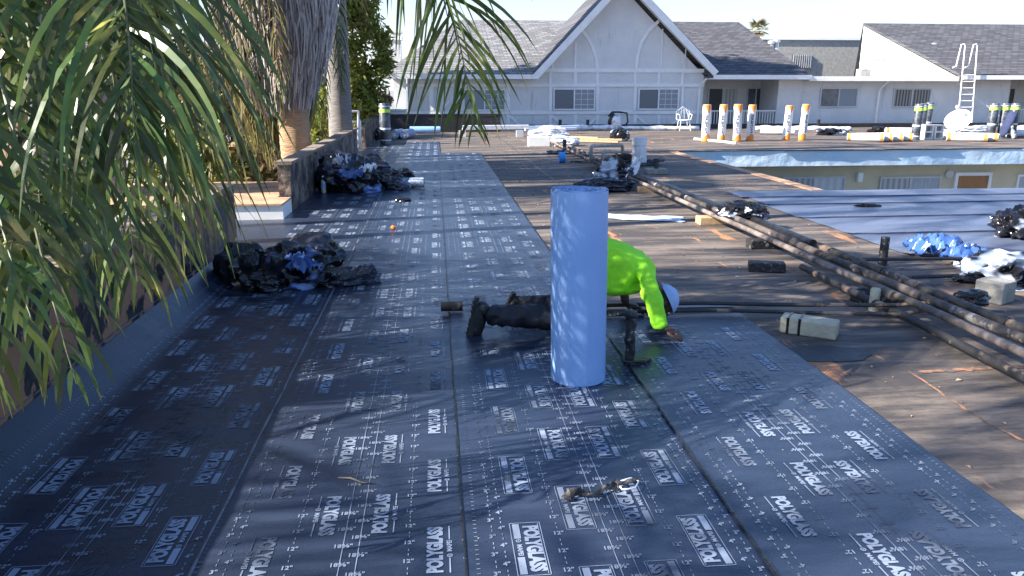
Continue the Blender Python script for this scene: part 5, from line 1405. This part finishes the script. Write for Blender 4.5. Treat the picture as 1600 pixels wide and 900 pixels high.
# lying rolls
def lying(c, rz, L, r, label, seed, m=M_pvc, ends=M_tar, tip=True, group='rolls lying on the far roof'):
    t = thing('wrapped_roll', (c[0], c[1], 0), label, 'roll', group)
    M_ = Matrix.Rotation(rz, 4, 'Z') @ Matrix.Rotation(pi/2, 4, 'Y')
    o = MB().lathe([(r*.5, -L/2), (r*.96, -L/2), (r, -L/2+.03), (r, L/2-.03), (r*.96, L/2), (r*.5, L/2)], (c[0], c[1], r+.002+c[2]), 24, M_).build('wrap', m, t, smooth=True); auto_smooth(o)
    MB().lathe([(r*.52, -L/2+.02), (.001, -L/2+.02)], (c[0], c[1], r+.002+c[2]), 20, M_).build('core', ends, t)
    MB().lathe([(.001, L/2-.02), (r*.52, L/2-.02)], (c[0], c[1], r+.002+c[2]), 20, M_).build('core', ends, t)
    if tip:
        MB().lathe([(r+.003, -L/2+.02), (r+.003, -L/2+.10)], (c[0], c[1], r+.002+c[2]), 24, M_).build('band', M_orange, t, smooth=True)
        MB().lathe([(r+.003, L/2-.10), (r+.003, L/2-.02)], (c[0], c[1], r+.002+c[2]), 24, M_).build('band', M_orange, t, smooth=True)
    return t
for i, (px, lb) in enumerate(((1352, 'leftmost white roll lying in the group of four'), (1366, 'second white roll lying in the group of four'), (1382, 'third white roll lying in the group of four'), (1397, 'rightmost white roll lying in the group of four'))):
    c = G(px, 221-i*.3); lying((c.x, c.y, 0), -.62, 1.0, .115, lb, i)
for i, (px, lb) in enumerate(((1510, 'left one of two white rolls lying near the right edge'), (1526, 'right one of two white rolls lying near the right edge'))):
    c = G(px, 221-i*.5); lying((c.x, c.y, 0), -.55, 1.05, .12, lb, i)
c = G(1218, 211); lying((c.x, c.y+.2, 0), -.4, 1.1, .12, 'white roll lying behind the leaning standing roll', 1, tip=False)
c = G(1405, 211); lying((c.x, c.y, 0), -.3, .9, .12, 'pale roll with orange end lying behind the group of four', 1)
c = G(1595, 214); lying((c.x, c.y, 0), -.3, .9, .12, 'dark ended roll lying at the right edge of the roof', 1, tip=False)
for i, (px, lb) in enumerate(((622, 'left silvery roll lying beside the single black roll'), (637, 'right silvery roll lying beside the single black roll'))):
    c = G(px, 217); lying((c.x, c.y+.3, 0), 1.35, .9, .14, lb, i, m=M_rolled, ends=M_pvc, tip=False)
c = G(665, 206); lying((c.x, 27.3, 0), .0, 1.05, .12, 'long blue roll lying against the long black parapet', 3, m=M_roll, tip=False)
# cinder blocks
def cinder(c, rz, label):
    t = thing('cinder_block', (c[0], c[1], c[2]), label, 'cinder block', 'white cinder blocks')
    b = MB(); M_ = Matrix.Translation(c) @ Matrix.Rotation(rz, 4, 'Z'); W_, D_, H_ = .20, .40, .40
    # standing on end, holes facing the viewer
    for (x0, x1, z0, z1) in ((-.2, -.165, 0, .4), (.165, .2, 0, .4), (-.165, .165, 0, .035), (-.165, .165, .365, .4), (-.165, .165, .18, .22)):
        b.box(x0*1.4, x1*1.4, -.1, .1, z0*1.35, z1*1.35, M_)
    b.build('block', M_wpaint, t)
    MB().box(-.225, .225, .06, .09, .05, .49, M_).build('back_web', M_conc, t)
for i, (px, lb) in enumerate(((1447, 'left white cinder block standing on edge beside the dish'), (1463, 'right white cinder block standing on edge beside the dish'))):
    c = G(px, 217.5)
    t = thing('cinder_block', (c.x, c.y, 0), lb, 'cinder block', 'white cinder blocks'); b = MB()
    M_ = Matrix.Translation((c.x, c.y, 0))
    for (x0, x1, z0, z1) in ((-.14, -.10, 0, .44), (.10, .14, 0, .44), (-.10, .10, 0, .04), (-.10, .10, .40, .44), (-.10, .10, .20, .245)): b.box(x0, x1, -.1, .1, z0, z1, M_)
    b.build('block', M_wpaint, t)
    MB().box(-.10, .10, .03, .06, .04, .40, M_).build('back_web', M_blockG, t)
# satellite dish
def dish(c, r, az, el, label, name='satellite_dish', h=.45):
    t = thing(name, c, label, 'satellite dish'); C_ = Vector(c)+Vector((0, 0, h))
    Mr = Matrix.Rotation(az, 4, 'Z') @ Matrix.Rotation(el, 4, 'Y')
    prof = [(r*i/10, .22*r*(i/10)**2) for i in range(11)]+[(r*1.02, .22*r+.01), (r*1.0, .22*r-.02)]+[(r*i/10, .22*r*(i/10)**2-.02) for i in range(9, -1, -1)]
    MB().lathe(prof, C_, 32, Mr).build('reflector', M_wpaint, t, smooth=True)
    f = C_+Mr.to_3x3() @ Vector((-r*.5, 0, r*1.15)); s = C_+Mr.to_3x3() @ Vector((-r*.95, 0, .2*r))
    MB().tube([s, f], .018, 8).build('arm', M_alu, t)
    MB().box(-.05, .05, -.05, .05, -.06, .07, Matrix.Translation(f) @ Mr).build('feed_horn', M_wpaint, t, bevel=.01)
    b = MB(); b.tube([C_, Vector(c)+Vector((.05, .1, h*.5)), Vector(c)+Vector((0, .1, .02))], .025, 8)
    for a in (0, 2.1, 4.2): b.tube([Vector(c)+Vector((0, .1, h*.4)), Vector(c)+Vector((cos(a)*.35, .1+sin(a)*.35, .015))], .018, 6)
    b.build('mast', M_alu, t)
c = G(1495, 209); dish((c.x, c.y, 0), .42, radians(215), radians(52), 'large white satellite dish on a mast beside the cinder blocks', h=.42)
wb = AT(585, 166, 29.5)
lt = thing('ledge', (-3, 29.6, 0), 'small white ledge behind the dark trunk and black roll at far left', 'ledge')
x0, x1, z0, z1 = pxr(563, 173, 634, 200, 29.4); MB().box(x0, x1, 29.4, 30.4, -3.2, z1).build('wall', M_wpaint, lt); MB().box(x0-.04, x1+.04, 29.35, 30.45, z1+.001, z1+.05).build('coping', M_trim, lt)
dish((wb.x-.1, 29.8, z1+.05), .30, radians(200), radians(70), 'small white satellite dish on the ledge left of the white house', h=.42)
c = AT(602, 152, 29.7); leafy('potted_plant', 'potted plant with pink and white flowers on the white ledge', c.x, 29.7, z1+.1, [(c.x, 29.7, z1+.35, .28)], 900, M_pink, .02, .07, seed=9, cat='plant') if 'leafy' in globals() else None
# railing and gate at the far end of the weathered parapet
t = thing('access_ladder', (-2.4, 19.3, -3.2), 'grey metal access ladder head with curved handrail beyond the weathered parapet', 'ladder')
def P_(px, py, Y=19.3): return AT(px, py, Y)
b = MB(); b.tube([P_(516, 260), P_(516, 174)], .03, 8).tube([P_(560, 232), P_(560, 173)], .03, 8).tube([P_(516, 175), P_(560, 174)], .03, 8).build('frame', M_alu, t)
arc = [P_(523, 250, 19.6)]+[P_(541-18*cos(a), 205-15*sin(a), 19.6) for a in (0, .4, .8, 1.2, 1.57, 2.0)]+[P_(562, 189, 19.6), P_(562, 232, 19.6)]
MB().tube(arc, .04, 8).build('handrail', M_wpaint, t, smooth=True)
# white debris line, bundles and scraps at the foot of the far house
dl = MB()
for i in range(46):
    pass
def debris_line():
    segs = [(836, 968, .12), (968, 1092, .10), (1180, 1260, .10), (1262, 1330, .09)]
    for i, (a, c_, r) in enumerate(segs):
        p0, p1 = G(a, 203.5), G(c_, 203.5+.3*i)
        pts = [p0.lerp(p1, k/14)+Vector((0, .15*mnoise.noise(Vector((k*.9, i, 0))), r*.8)) for k in range(15)]
        o = MB().tube(pts, r, 10, rs=[r*(.6+.7*abs(mnoise.noise(Vector((k*.8, i, 5))))+.15) for k in range(15)]).build('wrapped_film', M_bagWhite, smooth=True, loc=(p0.x, p0.y, 0))
        tag(o, ['long white bundle of film below the gable, left stretch', 'long white bundle of film below the gable, right stretch', 'white film bundle below the balcony behind the standing rolls', 'white film bundle below the right windows'][i], 'film bundle', 'white film bundles at the foot of the house')
debris_line()
o = MB().box(2.33, 40, 29.9, 30.1, .0, .16).build('curb', M_tar, loc=(20, 30, 0)); tag(o, 'low black curb along the foot of the far houses', 'curb')
for i, (a, c_, y, w_, lb) in enumerate(((722, 826, 208.5, .15, 'long white wrapped beam lying across the far roof on the left'), (815, 905, 207, .10, 'upper blue white strip in the stack of far strips'), (820, 900, 210, .09, 'middle blue white strip in the stack of far strips'), (828, 884, 213, .08, 'lower blue white strip in the stack of far strips'))):
    p0, p1 = G(a, y), G(c_, y-1.2); d = p1-p0; rz = np.arctan2(d.y, d.x).item()
    o = MB().box(0, d.length, -.08, .08, 0, w_, Matrix.Translation(p0+Vector((0, 0, .12))) @ Matrix.Rotation(rz, 4, 'Z')).build('wrapped_strip', M_pvc if i == 0 else mat('strip_blue%d' % i, (.35, .45, .7), .5, (.6, .65, .75), 3), loc=p0, bevel=.01)
    tag(o, lb, 'strip')
for i, (px, lb) in enumerate(((722, 'left low leg under the long white wrapped beam'), (812, 'grey square block under the long white wrapped beam'))):
    c = G(px, 214); o = MB().box(c.x-.10, c.x+.12, c.y, c.y+.2, 0, .2).build('support', M_wpaint if i == 0 else M_alu, loc=c); tag(o, lb, 'support')
# white box and crumpled sheet at the pipe end
c = G(842, 229); o = MB().box(c.x-.28, c.x+.30, c.y, c.y+.3, 0, .26).build('box', M_wpaint, loc=(c.x, c.y, 0), bevel=.01); tag(o, 'open white box lying at the far end of the pipes', 'box')
t = thing('film_pile', (3.2, 21.5, 0), 'bright white crumpled film over the far end of the pipes', 'film pile')
c = G(863, 222); crumple('film', (c.x, c.y+.6, .15), (.55, .35, .25), 131, M_bagWhite, t, ridge=.9)
c = G(872, 228); crumple('film', (c.x+.1, c.y, .10), (.4, .3, .16), 132, M_bagWhite, t, ridge=.9)
c = G(874, 240); o = flap('tray', (c.x, c.y, .0), .6, .4, .06, 133, M_bagW, None, lift=.02, curl=.1); tag(o, 'dark tray with pale scrap beside the far end of the pipes', 'tray')
c = G(882, 239); stub('vent_pipe', (c.x, c.y, 0), .045, .32, M_tar, 'short black vent pipe behind the dark tray')
for i, (a, c_, y, lb) in enumerate(((890, 972, 219, 'upper long piece of lumber on the far roof'), (900, 966, 222.5, 'lower long piece of lumber on the far roof'), (893, 935, 216.5, 'short orange board leaning on the far lumber'))):
    p0, p1 = G(a, y), G(c_, y+2); d = p1-p0; rz = np.arctan2(d.y, d.x).item()
    o = MB().box(0, d.length, -.045, .045, .0, .05, Matrix.Translation(p0+Vector((0, 0, .03))) @ Matrix.Rotation(rz, 4, 'Z')).build('lumber', M_lumber, loc=p0); tag(o, lb, 'lumber', 'loose lumber on the far roof')
c = G(971, 221); o = crumple('bag', (c.x, c.y+.2, .14), (.26, .2, .22), 141, M_bagW, ridge=.8); tag(o, 'small black and white bag beside the far lumber', 'bag')
c = G(978, 207); t = thing('film_wrapped_drum', (c.x, 28.9, 0), 'pale drum with black torn film on top below the gable', 'drum')
MB().lathe([(.001, 0), (.26, 0), (.24, .45), (.14, .58), (.001, .6)], (c.x, 28.9, 0), 20).build('drum', M_bagWhite, t, smooth=True)
MB().tube([(c.x-.3, 28.8, .5), (c.x-.15, 28.8, .66), (c.x+.1, 28.75, .66), (c.x+.4, 28.8, .62), (c.x+.45, 28.8, .3), (c.x+.3, 28.8, .1)], .035, 8).build('strap', M_tar, t, smooth=True)
MB().tube([(c.x-.28, 28.75, .05), (c.x-.26, 28.75, .35), (c.x-.12, 28.75, .62)], .06, 8).build('film', M_tar, t, smooth=True)
for i, (px, lb) in enumerate(((875, 'black vent pipe at left of two below the gable'), (918, 'black vent pipe at right of two below the gable'), (1278, 'small black vent pipe below the right windows'))):
    c = G(px, 203); stub('vent_pipe', (c.x, c.y, 0), .06, .38, M_tar, lb)
# white wire chair
c = G(1068, 204); t = thing('wire_chair', (c.x, c.y, 0), 'white wire patio chair standing below the gable near the downspout', 'chair')
sc_ = .8
def ringp(cx, cy, z, r, tilt=0, n=14, ry=None): return [(cx+r*cos(2*pi*i/n), cy+(ry or r)*sin(2*pi*i/n), z+tilt*sin(2*pi*i/n)) for i in range(n+1)]
x, y = c.x, c.y; b = MB()
b.tube(ringp(x, y, .45, .25), .02, 6, cap=False); 
for k in range(5): b.tube([(x-.25+.1*k+.02, y-.2, .45), (x-.25+.1*k+.02, y+.2, .45)], .012, 6)
b.build('seat', M_wpaint, t)
b = MB(); b.tube([(x-.28, y+.2, .45), (x-.32, y+.26, .8), (x, y+.28, 1.0), (x+.32, y+.26, .8), (x+.28, y+.2, .45)], .02, 6)
for k in range(4): b.tube([(x-.3+.2*k, y+.26, .5), (x-.15+.1*k, y+.27, .92)], .014, 6)
b.build('backrest', M_wpaint, t)
for sx_, sy_ in ((-1, -1), (1, -1), (-1, 1), (1, 1)): MB().tube([(x+sx_*.2, y+sy_*.18, .45), (x+sx_*.26, y+sy_*.24, .0)], .018, 6).build('leg', M_wpaint, t)
for s in (-1, 1): MB().tube([(x+s*.24, y-.2, .46), (x+s*.30, y-.22, .68), (x+s*.30, y+.24, .7)], .018, 6).build('armrest', M_wpaint, t)
t.scale = (.8, .8, .85)
# debris by the far right
for i, (px, py, s, m, lb) in enumerate(((1300, 211, .5, M_bagW, 'low black and white scrap pile behind the standing rolls'), (1385, 209, .55, M_tar, 'black scrap pile in front of the right downspout'), (1520, 206, .6, M_bagWhite, 'white scrap pile between the dish and the right rolls'), (1478, 214, .3, M_bagWhite, 'small white scrap under the dish'), (1595, 206, .5, M_bagWhite, 'white scrap pile at the far right edge'))):
    c = G(px, py); o = crumple('scrap_pile', (c.x, c.y, .08), (s, .25, .14), 150+i, m, ridge=1.2, sub=4); tag(o, lb, 'scrap pile')
p0, p1 = G(1085, 219), G(1150, 226); d = p1-p0
o = MB().tube([p0+Vector((0, 0, .04)), p1+Vector((0, 0, .04))], .035, 8).build('pole', M_pvc, loc=p0); tag(o, 'white pole lying in front of the leftmost standing roll', 'pole')
# courtyard-edge plants: parked car glimpse
def car(x, y, rz):
    t = thing('parked_car', (x, y, -3.2), 'pale grey parked car glimpsed on the street between the fronds', 'car')
    M_ = Matrix.Translation((x, y, -3.2)) @ Matrix.Rotation(rz, 4, 'Z')
    prof = [(-2.2, .35), (-2.25, .75), (-2.1, .95), (-1.5, 1.0), (-.9, 1.42), (.5, 1.45), (1.2, 1.0), (2.0, .88), (2.2, .6), (2.2, .35)]
    vs = []; k = len(prof)
    for s in (-.85, .85):
        for (a, z) in prof: vs.append(M_ @ Vector((a, s*(1 if z < 1.05 else .8), z)))
    fs = [tuple(range(k)), tuple(range(k, 2*k))[::-1]]+[((i+1) % k, i, k+i, k+(i+1) % k) for i in range(k)]
    MB().add(vs, fs).build('body', mat('car_paint', (.55, .57, .6), .3, (.5, .52, .55), 2, coat=.5), t, bevel=.05)
    for s in (-.72, .72):
        MB().add([M_ @ Vector(v) for v in ((-1.35, s*1.02, 1.06), (-.85, s*.975, 1.36), (.45, s*.975, 1.38), (.98, s*1.02, 1.06))], [(0, 1, 2, 3)]).build('window', M_glass, t)
    for a in (-1.35, 1.35):
        for s in (-.8, .8):
            w0 = MB().lathe([(.001, -.1), (.33, -.1), (.33, .1), (.001, .1)], M_ @ Vector((a, s, .33)), 20, (Matrix.Rotation(rz, 4, 'Z') @ Matrix.Rotation(pi/2, 4, 'X'))).build('wheel', M_tar, t)
    for s in (-.6, .6): MB().box(-2.27, -2.2, s-.15, s+.15, .7, .86, M_).build('tail_light', mat('red_lamp', (.6, .03, .02), .3), t)
q = AT(378, 300, 26); car(q.x-.6, 27.5, 1.57)
